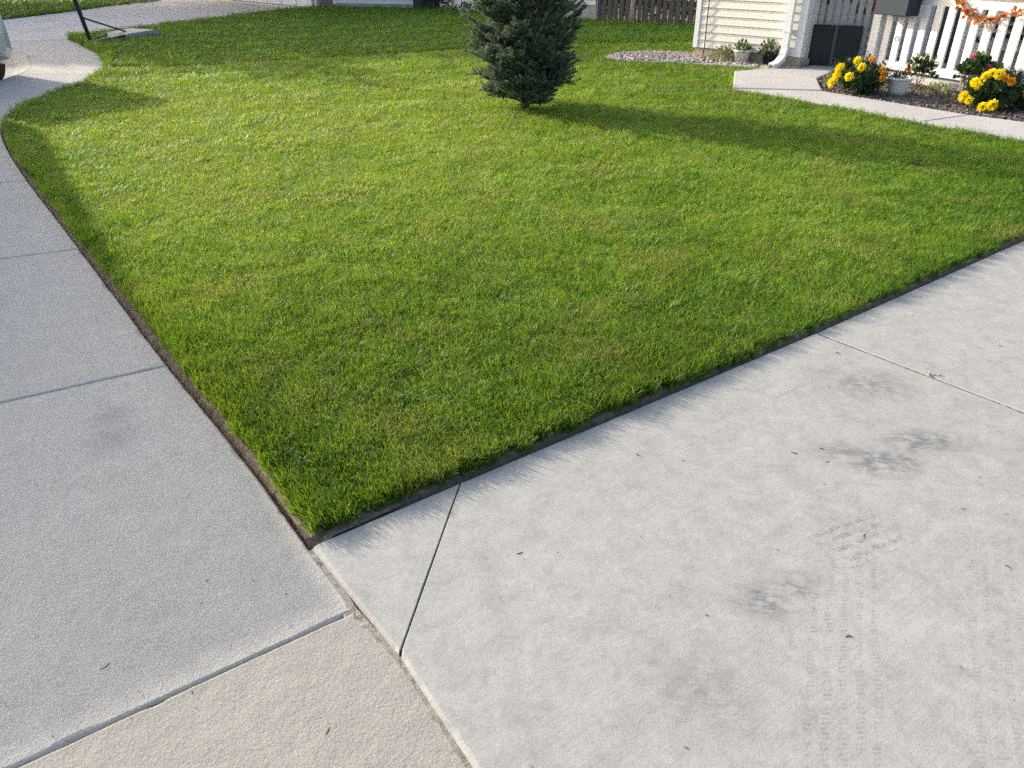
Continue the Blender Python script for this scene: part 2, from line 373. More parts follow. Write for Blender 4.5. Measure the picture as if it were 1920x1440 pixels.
# ------------------------------------------------------------------ ground layout (metres; camera stands at the origin)
def smooth_line(pts, step):
    P = [np.array(p, float) for p in pts]; P = [2*P[0]-P[1]] + P + [2*P[-1]-P[-2]]; out = []
    for i in range(1, len(P)-2):
        n = max(1, int(np.linalg.norm(P[i+1]-P[i])/step))
        for k in range(n):
            t = k/n; p0,p1,p2,p3 = P[i-1:i+3]
            out.append(.5*((2*p1) + (p2-p0)*t + (2*p0-5*p1+4*p2-p3)*t*t + (3*p1-p0-3*p2+p3)*t**3))
    out.append(P[-2]); return [q for k, q in enumerate(out) if k == 0 or np.linalg.norm(q-out[k-1]) > 1e-5]
CORNER = (-.59, 1.60)
L_EDGE = [(-.59,1.60),(-.93,2.06),(-1.44,2.71),(-1.91,3.33),(-2.50,4.11),(-3.04,4.82),(-3.61,5.57),(-4.16,6.32),(-4.55,6.88),(-4.87,7.38),(-5.09,7.84),(-5.28,8.37),(-5.35,8.93),(-5.36,9.52),(-5.40,10.14),(-5.60,10.92),(-5.93,11.81),(-6.43,12.73),(-7.07,13.66),(-7.65,14.47),(-8.20,15.19)]
D_EDGE = [(-.59,1.60),(-.17,1.885),(1.34,2.90),(2.92,4.01),(4.90,5.37)]
W_OUT = [(4.90,5.37),(4.27,6.25),(3.74,6.97),(3.33,7.68),(2.85,8.41),(2.51,8.80)]
lawn_left = smooth_line(L_EDGE, .04); walk_out = smooth_line(W_OUT, .08)

# base ground far and wide
MB().add([(-250,-250,-.30),(250,-250,-.30),(250,250,-.30),(-250,250,-.30)], [(0,1,2,3)]).build('ground', m_soil)['kind'] = 'structure'
# street sheet and rolled curb
CURB = [(-.8,-.5),(-1.65,.58),(-2.73,2.04),(-3.85,3.59),(-5.04,5.34),(-6.02,7.2),(-6.5,9.0),(-6.67,10.96),(-7.1,12.0),(-7.76,13.05),(-8.5,14.0),(-9.35,14.9),(-11.2,16.6),(-14,18.6)]
cl = smooth_line(CURB, .12)
bm = MB(); n = len(cl)
st = [(*p, -.135) for p in cl] + [(-60, 40, -.135), (-60, -40, -.135), (10, -40, -.135)]
bm.add(st, [tuple(range(len(st)))]); bm.build('street', m_asphalt)['kind'] = 'structure'
mb = MB(); prof = [(0.0,-.012),(.04,-.016),(.10,-.04),(.17,-.085),(.24,-.11),(.42,-.122),(.43,-.2),(-.02,-.2)]
ring = []
for i, p in enumerate(cl):
    t = np.array(cl[min(i+1,n-1)]) - np.array(cl[max(i-1,0)]); t /= np.linalg.norm(t); nn = np.array((-t[1], t[0]))
    for d, z in prof: q = np.array(p) + nn*(d+.012); mb.v.append((q[0], q[1], z))
k = len(prof)
for i in range(n-1):
    for j in range(k): mb.f.append((i*k+j, i*k+(j+1)%k, (i+1)*k+(j+1)%k, (i+1)*k+j))
mb.build('curb', m_curb, smooth=False)['kind'] = 'structure'

# concrete slabs: each its own piece with worn edges
def slab(name, poly, zt, mat, parent, er=.010, jit=.0025, ds=.03, thick=.10, seed=0):
    pts = []; ee = []
    n = len(poly)
    for i in range(n):
        a = np.array(poly[i], float); b = np.array(poly[(i+1)%n], float); m = max(1, int(np.linalg.norm(b-a)/ds))
        for k in range(m): pts.append(a + (b-a)*k/m); ee.append(er[i % len(er)] if isinstance(er, (list, tuple)) else er)
    P = np.array(pts); area = .5*np.sum(P[:,0]*np.roll(P[:,1],-1)-P[:,1]*np.roll(P[:,0],-1))
    ee = np.array(ee)[:,None]; soft = np.clip(ee/.008, .15, 1)
    T = np.roll(P,-1,0)-np.roll(P,1,0); T /= np.linalg.norm(T,axis=1)[:,None]+1e-9; N = np.stack([-T[:,1],T[:,0]],1)   # inward
    jj = []
    for p in P:
        v = noise.noise(Vector((p[0]*9,p[1]*9,seed*3.3)))*.8 + noise.noise(Vector((p[0]*38,p[1]*38,seed)))*.6
        c = max(0, noise.noise(Vector((p[0]*5.5,p[1]*5.5,seed+9)))-.28)*7 + max(0, noise.noise(Vector((p[0]*24,p[1]*24,seed+4)))-.36)*5
        jj.append((v*.5+.5)*jit + c*jit)
    jj = np.array(jj)[:,None]*soft; m = len(P); mb = MB()
    for off, z in ((jj*.25, ee*0-thick), (jj*.35, -ee*1.4), (jj+ee*.35, -ee*.45), (jj*1.35+ee*1.0, -ee*.06), (jj*1.4+ee*1.35, ee*0)):
        Q = P + N*off
        mb.v += [(q[0],q[1],zt+float(zz[0])) for q, zz in zip(Q, z)]
    for r in range(4):
        for i in range(m): mb.f.append((r*m+i, r*m+(i+1)%m, (r+1)*m+(i+1)%m, (r+1)*m+i))
    from mathutils.geometry import tessellate_polygon
    top = [Vector(mb.v[4*m+i]) for i in range(m)]
    mb.f += [tuple(4*m+i for i in tr) for tr in tessellate_polygon([top])]
    o = mb.build(name, mat, parent, smooth=False); return o
sidewalk = bpy.data.objects.new('sidewalk', None); COL.objects.link(sidewalk); tag(sidewalk, kind='structure')
def seg(a, b):   # lawn-edge points from index a to b of L_EDGE along the smooth line
    A, B = np.array(L_EDGE[a]), np.array(L_EDGE[b]); D = [np.linalg.norm(q-A) for q in lawn_left]; E_ = [np.linalg.norm(q-B) for q in lawn_left]
    return [tuple(q) for q in lawn_left[int(np.argmin(D)):int(np.argmin(E_))+1:3]]
gp = .0022
def lerp(a,b,t): return (a[0]+(b[0]-a[0])*t, a[1]+(b[1]-a[1])*t)
def shrink(poly, g):
    poly=[p for k,p in enumerate(poly) if hypot(p[0]-poly[k-1][0],p[1]-poly[k-1][1])>.012]
    P=np.array(poly,float); ar=.5*np.sum(P[:,0]*np.roll(P[:,1],-1)-P[:,1]*np.roll(P[:,0],-1))
    if ar<0: P=P[::-1]
    out=[]; n=len(P)
    for i in range(n):
        a,b,c=P[i-1],P[i],P[(i+1)%n]; t1=(b-a)/np.linalg.norm(b-a); t2=(c-b)/np.linalg.norm(c-b)
        n1=np.array((-t1[1],t1[0])); n2=np.array((-t2[1],t2[0])); d=n1+n2; d/=max(.35,float(d@n1)) if float(d@n1)>0 else 1
        out.append(tuple(b+d*g))
    return out
S1=(-.43,1.36)
def near(p): return min(range(len(lawn_left)), key=lambda i: np.linalg.norm(lawn_left[i]-np.array(p)))
JR = [S1, (-1.44,2.71), (-2.50,4.11), (-3.61,5.57), (-4.72,7.13), (-5.355,9.05), (-5.53,10.70), (-6.50,12.85), (-8.2,15.19)]
JL = [(-1.65,.58), (-2.73,2.04), (-3.85,3.59), (-5.04,5.34), (-6.02,7.25), (-6.52,9.1), (-6.68,10.98), (-7.55,12.75), (-9.30,14.85)]
tones = 0
polys = [[(.412,.262), (-.083,.918), (-.281,1.212), (-.42,1.372), JL[0], (-.8,-.5)]]
for i in range(8):
    a = near(JR[i]) if i else 0; b = near(JR[i+1])
    right = [tuple(q) for q in lawn_left[a:b+1:4]] + [tuple(lawn_left[b])]
    right = [r for k, r in enumerate(right) if k == 0 or hypot(r[0]-right[k-1][0], r[1]-right[k-1][1]) > .02]
    if i == 0: right = [(-.42,1.372)] + right
    polys.append(right + [JL[i+1], JL[i]])
for i, pl in enumerate(polys):
    slab('slab', shrink(pl, gp), -.014 + (.003 if i == 0 else 0), m_side_sunlit if i == 0 else m_side, sidewalk, er=.006, jit=.0048 if i < 3 else .003, ds=.018 if i < 3 else .05, seed=i)
# packed dirt in the joints
jd = MB()
def joint_fill(a, b, w_, z):
    a, b = np.array(a), np.array(b); t = (b-a)/np.linalg.norm(b-a); n_ = np.array((-t[1], t[0]))*w_; m = int(np.linalg.norm(b-a)/.02)+1; i = len(jd.v)
    for k in range(m+1):
        q = a+(b-a)*k/m; dz = noise.noise(Vector((q[0]*40,q[1]*40,2)))*.006
        jd.v += [(*(q-n_), z), (*q, z+dz), (*(q+n_), z)]
    for k in range(m):
        for j in (0,1): jd.f.append((i+3*k+j, i+3*k+j+1, i+3*k+3+j+1, i+3*k+3+j))

for a, b in zip(JR, JL): joint_fill(a, b, .014, -.0245)
jd.build('joint_dirt', simple('dark_joint_dirt', (.075,.066,.056), .95, .4, 60, .8, 130))['kind'] = 'structure'; jd = MB(); joint_fill((-.59,1.60), S1, .02, -.016); joint_fill(S1, (-.293,1.205), .02, -.013); joint_fill((-.293,1.205), (-.093,.91), .02, -.013); joint_fill((-.093,.91), (.40,.25), .02, -.013)
jd.build('joint_dirt', simple('concrete_dust', (.27,.245,.21), .95, .35, 60, .8, 130))['kind'] = 'structure'
jd = MB(); joint_fill((1.34,2.90), (4.15,-.60), .006, -.0045)
jd.build('joint_dirt', simple('joint_grime', (.06,.055,.05), .95, .4, 90, .8, 130))['kind'] = 'structure'
# driveway panels
driveway = bpy.data.objects.new('driveway', None); COL.objects.link(driveway); tag(driveway, kind='structure')
DA=(-.59,1.60); DB=(-.17,1.885); DC=(-.285,1.215); DD=(1.34,2.90); DEg=(4.15,-.60); DF=(.40,.25)
DG=(1.6,-1.3)
g2 = .0025
slab('panel', shrink([DA, DC, DB], g2), 0, m_drive, driveway, er=[.008,.0012,.003], jit=.0018, ds=.02, seed=21)
slab('panel', shrink([DB, DC, (-.09,.92), DF, DG, DEg, DD], g2), 0, m_drive, driveway, er=[.0012,.008,.008,.006,.006,.006,.003], jit=.0014, ds=.02, seed=22)
slab('panel', shrink([DD, DEg, (8.6,2.4), (4.90,5.37), (2.92,4.01)], g2), 0, m_drive, driveway, er=[.006,.004,.004,.004,.004], jit=.0016, ds=.03, seed=23)
# front walk panels
walk = bpy.data.objects.new('front_walk', None); COL.objects.link(walk); tag(walk, kind='structure')
WI = [(3.44,8.58),(4.33,7.24),(5.6,5.9)]
def sub(a, b): return [tuple(q) for q in walk_out[min(range(len(walk_out)), key=lambda i: np.linalg.norm(walk_out[i]-np.array(a))):min(range(len(walk_out)), key=lambda i: np.linalg.norm(walk_out[i]-np.array(b)))+1:2]]
slab('panel', shrink([(2.51,8.80),(2.84,9.98),(3.60,10.30),(3.74,10.16),(3.98,10.46),(4.34,10.26),(3.66,9.36),(3.44,8.58)], .004), .045, m_walk, walk, er=.012, jit=.001, ds=.08, seed=31)
slab('panel', shrink(sub((3.74,6.97),(2.51,8.80))+[(2.51,8.80),(3.44,8.58),(4.33,7.24)], .004), .035, m_walk, walk, er=.01, jit=.001, ds=.08, seed=32)
slab('panel', shrink(sub((4.90,5.37),(3.74,6.97))+[(4.33,7.24),(5.6,5.9)], .004), .035, m_walk, walk, er=.01, jit=.001, ds=.08, seed=33)
# neighbour's drive
ND = [(-8.2,15.19),(-7.75,16.05),(-7.25,17.25),(-6.61,18.55),(-6.19,19.56),(-5.55,20.66),(-4.95,21.40),(-8.9,25.5),(-10.48,25.22),(-11.2,23.29),(-11.54,21.1),(-11.91,19.41),(-12.6,18.2),(-9.30,14.85)]
nd = bpy.data.objects.new('neighbor_driveway', None); COL.objects.link(nd); tag(nd, kind='structure')
slab('panel', shrink(ND, .004), -.01, m_far_drive, nd, er=.012, jit=.002, ds=.2, seed=41)

# ------------------------------------------------------------------ soil trench and lawn
def inside(poly, X, Y):
    P = np.array(poly); c = np.zeros(X.shape, bool); n = len(P)
    for i in range(n):
        x1,y1 = P[i]; x2,y2 = P[(i+1)%n]
        cr = ((y1 > Y) != (y2 > Y)) & (X < (x2-x1)*(Y-y1)/((y2-y1) if y2 != y1 else 1e-12)+x1); c ^= cr
    return c
def dist_line(line, X, Y):
    D = np.full(X.shape, 1e9); P = np.array(line, float)
    for i in range(len(P)-1):
        a, b = P[i], P[i+1]; ab = b-a; L = max(1e-9, ab@ab)
        t = np.clip(((X-a[0])*ab[0]+(Y-a[1])*ab[1])/L, 0, 1); D = np.minimum(D, np.hypot(X-a[0]-t*ab[0], Y-a[1]-t*ab[1]))
    return D
def strip(name, line, prof, mat, amp=.006, sgn=1, f=55):
    """a band along a line; prof = (inward distance, z)"""
    P = np.array(line, float); T = np.gradient(P, axis=0); T /= np.linalg.norm(T, axis=1)[:,None]+1e-12; N = np.stack([T[:,1], -T[:,0]], 1)*sgn
    mb = MB(); k = len(prof)
    for i in range(len(P)):
        for d, z in prof:
            q = P[i]+N[i]*d
            nz = (noise.noise(Vector((q[0]*f, q[1]*f, 0)))*.6 + noise.noise(Vector((q[0]*f*.35, q[1]*f*.35, 7)))) * amp if d > .004 else 0
            mb.v.append((q[0], q[1], z+nz))
    for i in range(len(P)-1):
        for j in range(k-1): mb.f.append((i*k+j, i*k+j+1, (i+1)*k+j+1, (i+1)*k+j))
    o = mb.build(name, mat, smooth=False); o['kind'] = 'structure'; return o
near_left = smooth_line(L_EDGE, .015)
strip('soil_edge', near_left, [(-.004,-.075),(.006,-.055),(.016,-.042),(.028,-.030),(.042,-.018),(.056,-.006),(.072,.0),(.10,.002),(.16,0),(.30,-.004)], m_soil, .009, 1)
dr_line = smooth_line(D_EDGE, .015)
strip('soil_edge', dr_line, [(-.004,-.075),(.005,-.05),(.012,-.036),(.020,-.022),(.030,-.012),(.042,-.002),(.058,.001),(.10,.002),(.16,0),(.30,-.004)], m_soil, .007, -1)
LAWN = [tuple(q) for q in lawn_left[::6]] + [(-8.2,15.19)] + ND[1:7] + [(-4.36,21.28),(-2.25,20.45),(-1.69,20.05),(1.75,16.9),(3.55,15.55),(5.2,14.2),(2.62,11.55),(3.72,10.20),(2.84,9.98)] + [tuple(q) for q in walk_out[::-1]] + [tuple(q) for q in dr_line[::-1][::10]]
LX = np.array(LAWN)
sheet = []
for i, (x, y) in enumerate(LAWN):
    d1 = dist_line(L_EDGE, np.array([x]), np.array([y]))[0]; d2 = dist_line(D_EDGE, np.array([x]), np.array([y]))[0]
    if min(d1, d2) < .05:
        if hypot(x+.59, y-1.6) < .42 or y > 15: continue
        a, b = np.array(LAWN[i-1]), np.array(LAWN[(i+1) % len(LAWN)]); t = (b-a)/np.linalg.norm(b-a); x, y = x+t[1]*.17, y-t[0]*.17
        if d2 < d1 or True: pass
    sheet.append((x, y))
mb = MB(); mb.add([(x,y,-.010) for x,y in sheet], [tuple(range(len(sheet)))]); o = mb.build('lawn', m_thatch); o['kind'] = 'structure'
FARL = [(-12.05,19.3),(-11.7,21.1),(-11.35,23.29),(-10.6,25.3),(-10.8,27),(-24,33),(-26,24),(-14.2,18.8)]
mb = MB(); mb.add([(x,y,-.012) for x,y in FARL], [tuple(range(len(FARL)))]); o = mb.build('far_lawn', m_thatch); o['kind'] = 'structure'

# grass tufts (kept outside the scene; scattered as one mass)
def tuft(name, nb, rad_, h, wd, mat, lean, seed):
    R = np.random.default_rng(seed); V = []; F = []
    for b in range(nb):
        r = rad_*math.sqrt(R.random()); an = R.random()*2*pi; x, y = r*cos(an), r*sin(an)
        hh = h*(.55+.55*R.random()); ww = wd*(.7+.6*R.random()); fa = R.random()*2*pi
        la = fa + R.normal()*.5; ll = hh*lean*(.15+R.random()*1.0)
        dx, dy = cos(la), sin(la); sx, sy = -sin(fa), cos(fa); i = len(V)
        for t, wf in ((0,.8),(.4,1.0),(.75,.72)):
            cx, cy, cz = x+dx*ll*t*t, y+dy*ll*t*t, hh*t*(1-.18*t*lean)
            V.append((cx-sx*ww*wf/2, cy-sy*ww*wf/2, cz)); V.append((cx+sx*ww*wf/2, cy+sy*ww*wf/2, cz))
        tip = (x+dx*ll, y+dy*ll, hh*(1-.18*lean))
        if R.random() < .45:   # mown blunt tip
            V.append((tip[0]-sx*ww*.3, tip[1]-sy*ww*.3, tip[2])); V.append((tip[0]+sx*ww*.3, tip[1]+sy*ww*.3, tip[2]))
            F += [(i,i+1,i+3),(i,i+3,i+2),(i+2,i+3,i+5),(i+2,i+5,i+4),(i+4,i+5,i+7),(i+4,i+7,i+6)]
        else:
            V.append(tip); F += [(i,i+1,i+3),(i,i+3,i+2),(i+2,i+3,i+5),(i+2,i+5,i+4),(i+4,i+5,i+6)]
    return bpy.data.objects.new(name, np_mesh(name, V, F, mat, True))
def tuft_set(cname, n, *a):
    c = bpy.data.collections.new(cname)
    for i in range(n): c.objects.link(tuft('blade_tuft', *a, i+11))
    return c
near_tufts = tuft_set('near_tufts', 10, 24, .026, .053, .0029, m_grass, .80)
far_tufts = tuft_set('far_tufts', 8, 26, .026, .085, .0036, m_grass_far, .6)
def scatter(name, pts, coll, label=None):
    """pts: dict of arrays x,y,z,rot(n,3),scl(n,3),tint,variant"""
    n = len(pts['x']); me = bpy.data.meshes.new(name); me.vertices.add(n)
    me.vertices.foreach_set('co', np.stack([pts['x'],pts['y'],pts['z']],1).astype(np.float32).ravel())
    for nm, ty in (('rot','FLOAT_VECTOR'),('scl','FLOAT_VECTOR')):
        at = me.attributes.new(nm, ty, 'POINT'); at.data.foreach_set('vector', pts[nm].astype(np.float32).ravel())
    at = me.attributes.new('tint','FLOAT','POINT'); at.data.foreach_set('value', pts['tint'].astype(np.float32))
    at = me.attributes.new('yaw','FLOAT','POINT'); at.data.foreach_set('value', pts['yaw'].astype(np.float32))
    at = me.attributes.new('variant','INT','POINT'); at.data.foreach_set('value', pts['variant'].astype(np.int32))
    o = link(name, me); o['kind'] = 'stuff'
    ng = bpy.data.node_groups.new('scatter_'+name, 'GeometryNodeTree')
    ng.interface.new_socket('Geometry', in_out='INPUT', socket_type='NodeSocketGeometry'); ng.interface.new_socket('Geometry', in_out='OUTPUT', socket_type='NodeSocketGeometry')
    N = ng.nodes; gi = N.new('NodeGroupInput'); go = N.new('NodeGroupOutput'); ci = N.new('GeometryNodeCollectionInfo'); ip = N.new('GeometryNodeInstanceOnPoints')
    ci.inputs['Collection'].default_value = coll; ci.inputs['Separate Children'].default_value = True; ci.inputs['Reset Children'].default_value = True
    def attr(nm, ty):
        a = N.new('GeometryNodeInputNamedAttribute'); a.data_type = ty; a.inputs['Name'].default_value = nm; return a.outputs['Attribute']
    er = N.new('FunctionNodeEulerToRotation'); ng.links.new(attr('rot','FLOAT_VECTOR'), er.inputs[0])
    ng.links.new(gi.outputs[0], ip.inputs['Points']); ng.links.new(ci.outputs[0], ip.inputs['Instance']); ip.inputs['Pick Instance'].default_value = True
    ng.links.new(attr('variant','INT'), ip.inputs['Instance Index']); cx = N.new('ShaderNodeCombineXYZ'); ng.links.new(attr('yaw','FLOAT'), cx.inputs[2]); ey = N.new('FunctionNodeEulerToRotation'); ng.links.new(cx.outputs[0], ey.inputs[0]); rr = N.new('FunctionNodeRotateRotation'); ng.links.new(ey.outputs[0], rr.inputs[0]); ng.links.new(er.outputs[0], rr.inputs[1]); ng.links.new(rr.outputs[0], ip.inputs['Rotation']); ng.links.new(attr('scl','FLOAT_VECTOR'), ip.inputs['Scale'])
    ng.links.new(ip.outputs[0], go.inputs[0])
    md = o.modifiers.new('scatter', 'NODES'); md.node_group = ng
    return o
def fnoise(X, Y, f, z=0): return np.array([noise.noise(Vector((x*f, y*f, z))) for x, y in zip(X, Y)])
def sample(poly, spacing_of, lo, hi):
    """jittered grid rings: cell size grows with distance from the camera"""
    xs, ys, ss = [], [], []
    bands = [(lo*(hi/lo)**(i/14), lo*(hi/lo)**((i+1)/14)) for i in range(14)]
    P = np.array(poly)
    for d0, d1 in bands:
        s = spacing_of((d0+d1)/2)
        gx = np.arange(max(P[:,0].min(), -d1), min(P[:,0].max(), d1), s); gy = np.arange(max(P[:,1].min(), -1), min(P[:,1].max(), d1), s)
        X, Y = np.meshgrid(gx, gy); X = X.ravel()+RNG.uniform(-.6,.6,X.size)*s; Y = Y.ravel()+RNG.uniform(-.6,.6,Y.size)*s
        D = np.hypot(X, Y); k = (D >= d0) & (D < d1); X, Y = X[k], Y[k]
        k = inside(poly, X, Y); X, Y = X[k], Y[k]
        # keep what the camera could see with a margin (also from a step aside)
        k = np.abs(X) < .85*Y + 1.6; X, Y = X[k], Y[k]
        xs.append(X); ys.append(Y); ss.append(np.full(X.size, s))
    return np.concatenate(xs), np.concatenate(ys), np.concatenate(ss)
# mown line: the nearer lawn ends along this curve, the neighbour's taller grass begins
MOW = [(-9.5,13.0),(-5.9,11.35),(-5.35,11.25),(-4.82,11.12),(-3.6,11.55),(-2.77,11.85),(-.6,12.66),(1.03,13.17),(2.94,13.25),(5.5,13.3)]
mow = np.array(smooth_line(MOW, .2))
X, Y, S = sample(LAWN, lambda d: .0040*d + .0078, 1.4, 23)
mowy = np.interp(X, mow[:,0], mow[:,1]); isnear = Y < mowy + fnoise(X, Y, 3)*.06
dl = np.minimum(dist_line(L_EDGE, X, Y), dist_line(dr_line[::8], X, Y)); dw = dist_line(W_OUT, X, Y); de = np.minimum(dl, dw)
nz = fnoise(X, Y, 22, 3); ok = (dl > .040 + .016*nz) & (dw > .05)
ok &= ~((np.hypot(X-.17, Y-7.95) < .09))
# river rock bed keeps clear of grass
BED = [(1.45,11.50),(1.58,11.25),(1.72,11.08),(2.18,10.93),(2.64,10.70),(3.07,10.44),(3.4,10.15),(3.8,10.1),(2.7,11.6),(2.34,11.90),(1.95,11.92),(1.60,11.72)]
ok &= ~inside(BED, X, Y)
X, Y, S, isnear, de = X[ok], Y[ok], S[ok], isnear[ok], de[ok]
def build_grass(name, sel, coll, nvar, hs, edge=True):
    x, y, s, d = X[sel], Y[sel], S[sel], de[sel]; n = x.size
    D = np.hypot(x, y); sc_ = s/.026*.95 + .05
    sc_ = np.clip(sc_, .9, 6)
    big = fnoise(x, y, .9, 1); med = fnoise(x, y, 5, 2)
    hgt = hs*(1.0 + .26*med + .20*big + RNG.normal(0,.08,n))*(1+.62*np.exp(-d/.11))
    ta = fnoise(x, y, 4.5, 11)*6 + fnoise(x, y, 1.2, 12)*4; tm = .42*np.abs(fnoise(x, y, 6.5, 13)) + .10
    yaw = RNG.uniform(0,2*pi,n); rot = np.stack([RNG.normal(0,.14,n)+tm*np.cos(ta), RNG.normal(0,.14,n)+tm*np.sin(ta) + .17*np.tanh(3*np.sin(2*pi*(y-np.interp(x, mow[:,0], mow[:,1]))/1.05))*np.clip((y-4)/4,0,1), np.zeros(n)], 1)
    z = -.006 + .010*fnoise(x, y, 1.4, 5)
    scl = np.stack([sc_, sc_, hgt*(1+.08*np.clip(sc_-1.5,0,3))], 1)
    tint = np.clip(.42+RNG.normal(0,.30,n) - .62*np.exp(-d/.22) + .62*np.exp(-((x+2.2)**2+(y-7.2)**2)/11) - .34*np.exp(-((x+.1)**2+(y-2.7)**2)/2.2), -.6, 1.5)  # random blade tone, plus painted backlight mid-left and darker corner and edges
    return scatter(name, dict(x=x,y=y,z=z,rot=rot,scl=scl,tint=tint,yaw=yaw,variant=RNG.integers(0,nvar,n)), coll)
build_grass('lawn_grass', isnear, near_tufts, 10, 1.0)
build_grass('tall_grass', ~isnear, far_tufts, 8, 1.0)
X, Y, S = sample(FARL, lambda d: .012*d, 15, 36); de = np.full(X.size, 5.0)
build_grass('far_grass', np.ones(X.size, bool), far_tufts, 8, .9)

# ------------------------------------------------------------------ our house: projecting wall, porch wing
HX, HY, HAZ = 2.61, 11.35, 136.5
house = thing('house', 'cream sided house with white corner trim and porch, right of the spruce', 'house', (HX,HY,0), azr(HAZ))
# local frame: +X along wall towards the porch, -Y out towards the lawn
def siding_mesh(name, L, ex, mat):
    return MB().prism([(0,0),(-.016,0),(-.017,.006),(-.013,.010),(-.004,ex*.72),(-.008,ex*.78),(-.003,ex+.004),(0,ex+.004)], 0, L, 'x').mesh(name, mat)
WL = 1.52
sm = siding_mesh('siding_board', WL-.075, .1, m_siding)
for k in range(25): link('siding_board', sm, house, (.075, 0, .17+.1*k))
MB().box(.02, WL, .02, .2, .0, 2.7).build('wall_core', m_siding, house)
MB().bbox(0,.075,-.022,.06,.165,2.7,.004).build('corner_trim', m_trim, house)
MB().bbox(WL+.001,WL+.10,-.03,.10,.165,2.7,.004).build('corner_trim', m_trim, house)
fb = MB().bbox(0,.39,0,.15,-.2,.165,.004).mesh('foundation_block', m_found)
for k in range(4): link('foundation_block', fb, house, (.03+.395*k, .0, 0))
# left side wall going back
sm2 = siding_mesh('siding_board', 4.4, .1, m_siding)
for k in range(25): link('siding_board', sm2, house, (.0, 4.45, .17+.1*k), (0,0,-pi/2))
MB().box(.012, WL+.05, .2, 4.4, 0, 2.7).build('wall_core', m_siding, house)
MB().prism([(-.45,2.62),(-.45,2.72),(2.2,4.1),(4.9,2.72),(4.9,2.62),(2.2,3.98)], -.35, WL+.1, 'x').build('roof', m_roof, house)
# porch wing wall (azimuth 147) as parts of the house
pw = MB();
PW_L = 4.6
porch_wall = thing('porch', 'white railed front porch with dark door, behind the marigold bed', 'porch', (4.95,10.75,0), azr(147))
sm3 = siding_mesh('siding_board', 2.05, .105, m_siding2); sm3b = siding_mesh('siding_board', 3.2, .105, m_siding2)
for k in range(24):
    link('siding_board', sm3, porch_wall, (-1.6, 0, .10+.105*k)); link('siding_board', sm3b, porch_wall, (1.06, 0, .10+.105*k))
MB().box(-1.6, 4.26, .02, .25, -.1, 2.62).build('wall_core', m_siding2, porch_wall)
MB().bbox(.45,.53,-.045,.03,.10,2.2,.005).build('door_frame', m_trim, porch_wall)
MB().bbox(.985,1.06,-.045,.03,.10,2.2,.005).build('door_frame', m_trim, porch_wall)
d = MB().bbox(.66,.985,-.03,.015,.115,2.15,.006).build('door', m_door, porch_wall)
MB().tube([(.95,-.05,.62),(.95,-.09,.62),(.95,-.09,.66)], .012).build('handle', m_rim, d)
MB().bbox(.53,.655,-.028,.015,.115,2.15,.005).build('side_light', m_frost, porch_wall)
MB().box(.45,1.06,-.08,.0,.085,.112).build('threshold', m_grey, porch_wall)
# porch floor as one slab
pf = [(4.40,9.62),(5.16,7.93),(5.34,7.60),(8.2,6.3),(6.6,8.3),(4.2,12.1),(3.98,10.46),(4.36,10.27)]
slab('floor', [(x-4.95, y-10.75) for x, y in pf], .085, m_walk, None, er=.01, jit=.0008, ds=.15, thick=.2, seed=51)
fl = [o for o in COL.objects if o.name.startswith('floor')][-1]
fl.parent = porch_wall; fl.rotation_euler = (0,0,-azr(147))
# downspout
ds = thing('downspout', 'pale blue-white downspout with open bottom elbow, at the house corner by the walk', 'downspout', (HX,HY,0), azr(HAZ))
mb = MB(); path = [(1.42,-.075,2.7),(1.42,-.075,.26),(1.415,-.095,.16),(1.39,-.17,.085),(1.36,-.26,.06)]
def rect_tube(path, w_, d_):
    mb = MB(); vs = []; k = 0
    for i, p in enumerate(path):
        p = Vector(p); t = (Vector(path[min(i+1,len(path)-1)])-Vector(path[max(i-1,0)])).normalized()
        x = Vector((1,0,0)); x = (x - t*x.dot(t)).normalized(); y = t.cross(x)
        for sx, sy in ((-1,-1),(1,-1),(1,1),(-1,1)): mb.v.append(tuple(p + x*sx*w_/2 + y*sy*d_/2))
        for sx, sy in ((-1,-1),(1,-1),(1,1),(-1,1)): mb.v.append(tuple(p + x*sx*(w_/2-.004) + y*sy*(d_/2-.004)))
    for i in range(len(path)-1):
        for j in range(4):
            mb.f.append((i*8+j, i*8+(j+1)%4, (i+1)*8+(j+1)%4, (i+1)*8+j)); mb.f.append((i*8+4+j, (i+1)*8+4+j, (i+1)*8+4+(j+1)%4, i*8+4+(j+1)%4))
    e_ = (len(path)-1)*8
    for j in range(4): mb.f.append((e_+j, e_+(j+1)%4, e_+4+(j+1)%4, e_+4+j))
    return mb
rect_tube(path[:3], .085, .065).build('pipe', m_trim, ds); rect_tube(path[2:], .087, .067).build('elbow', m_trim, ds)
for z in (.45, 1.6): MB().box(1.37,1.47,-.112,-.02,z,z+.03).build('strap', m_trim, ds)
# thin cable on the wall
cb = MB().tube([(.20,-.03,2.6),(.205,-.03,1.4),(.195,-.03,.6),(.20,-.03,.17),(.19,-.045,.03)], .007, 6).build('wall_cable', m_metal, None, (HX,HY,0), rot=(0,0,azr(HAZ)))
tag(cb, 'thin dark cable running down the cream siding near its corner', 'cable')
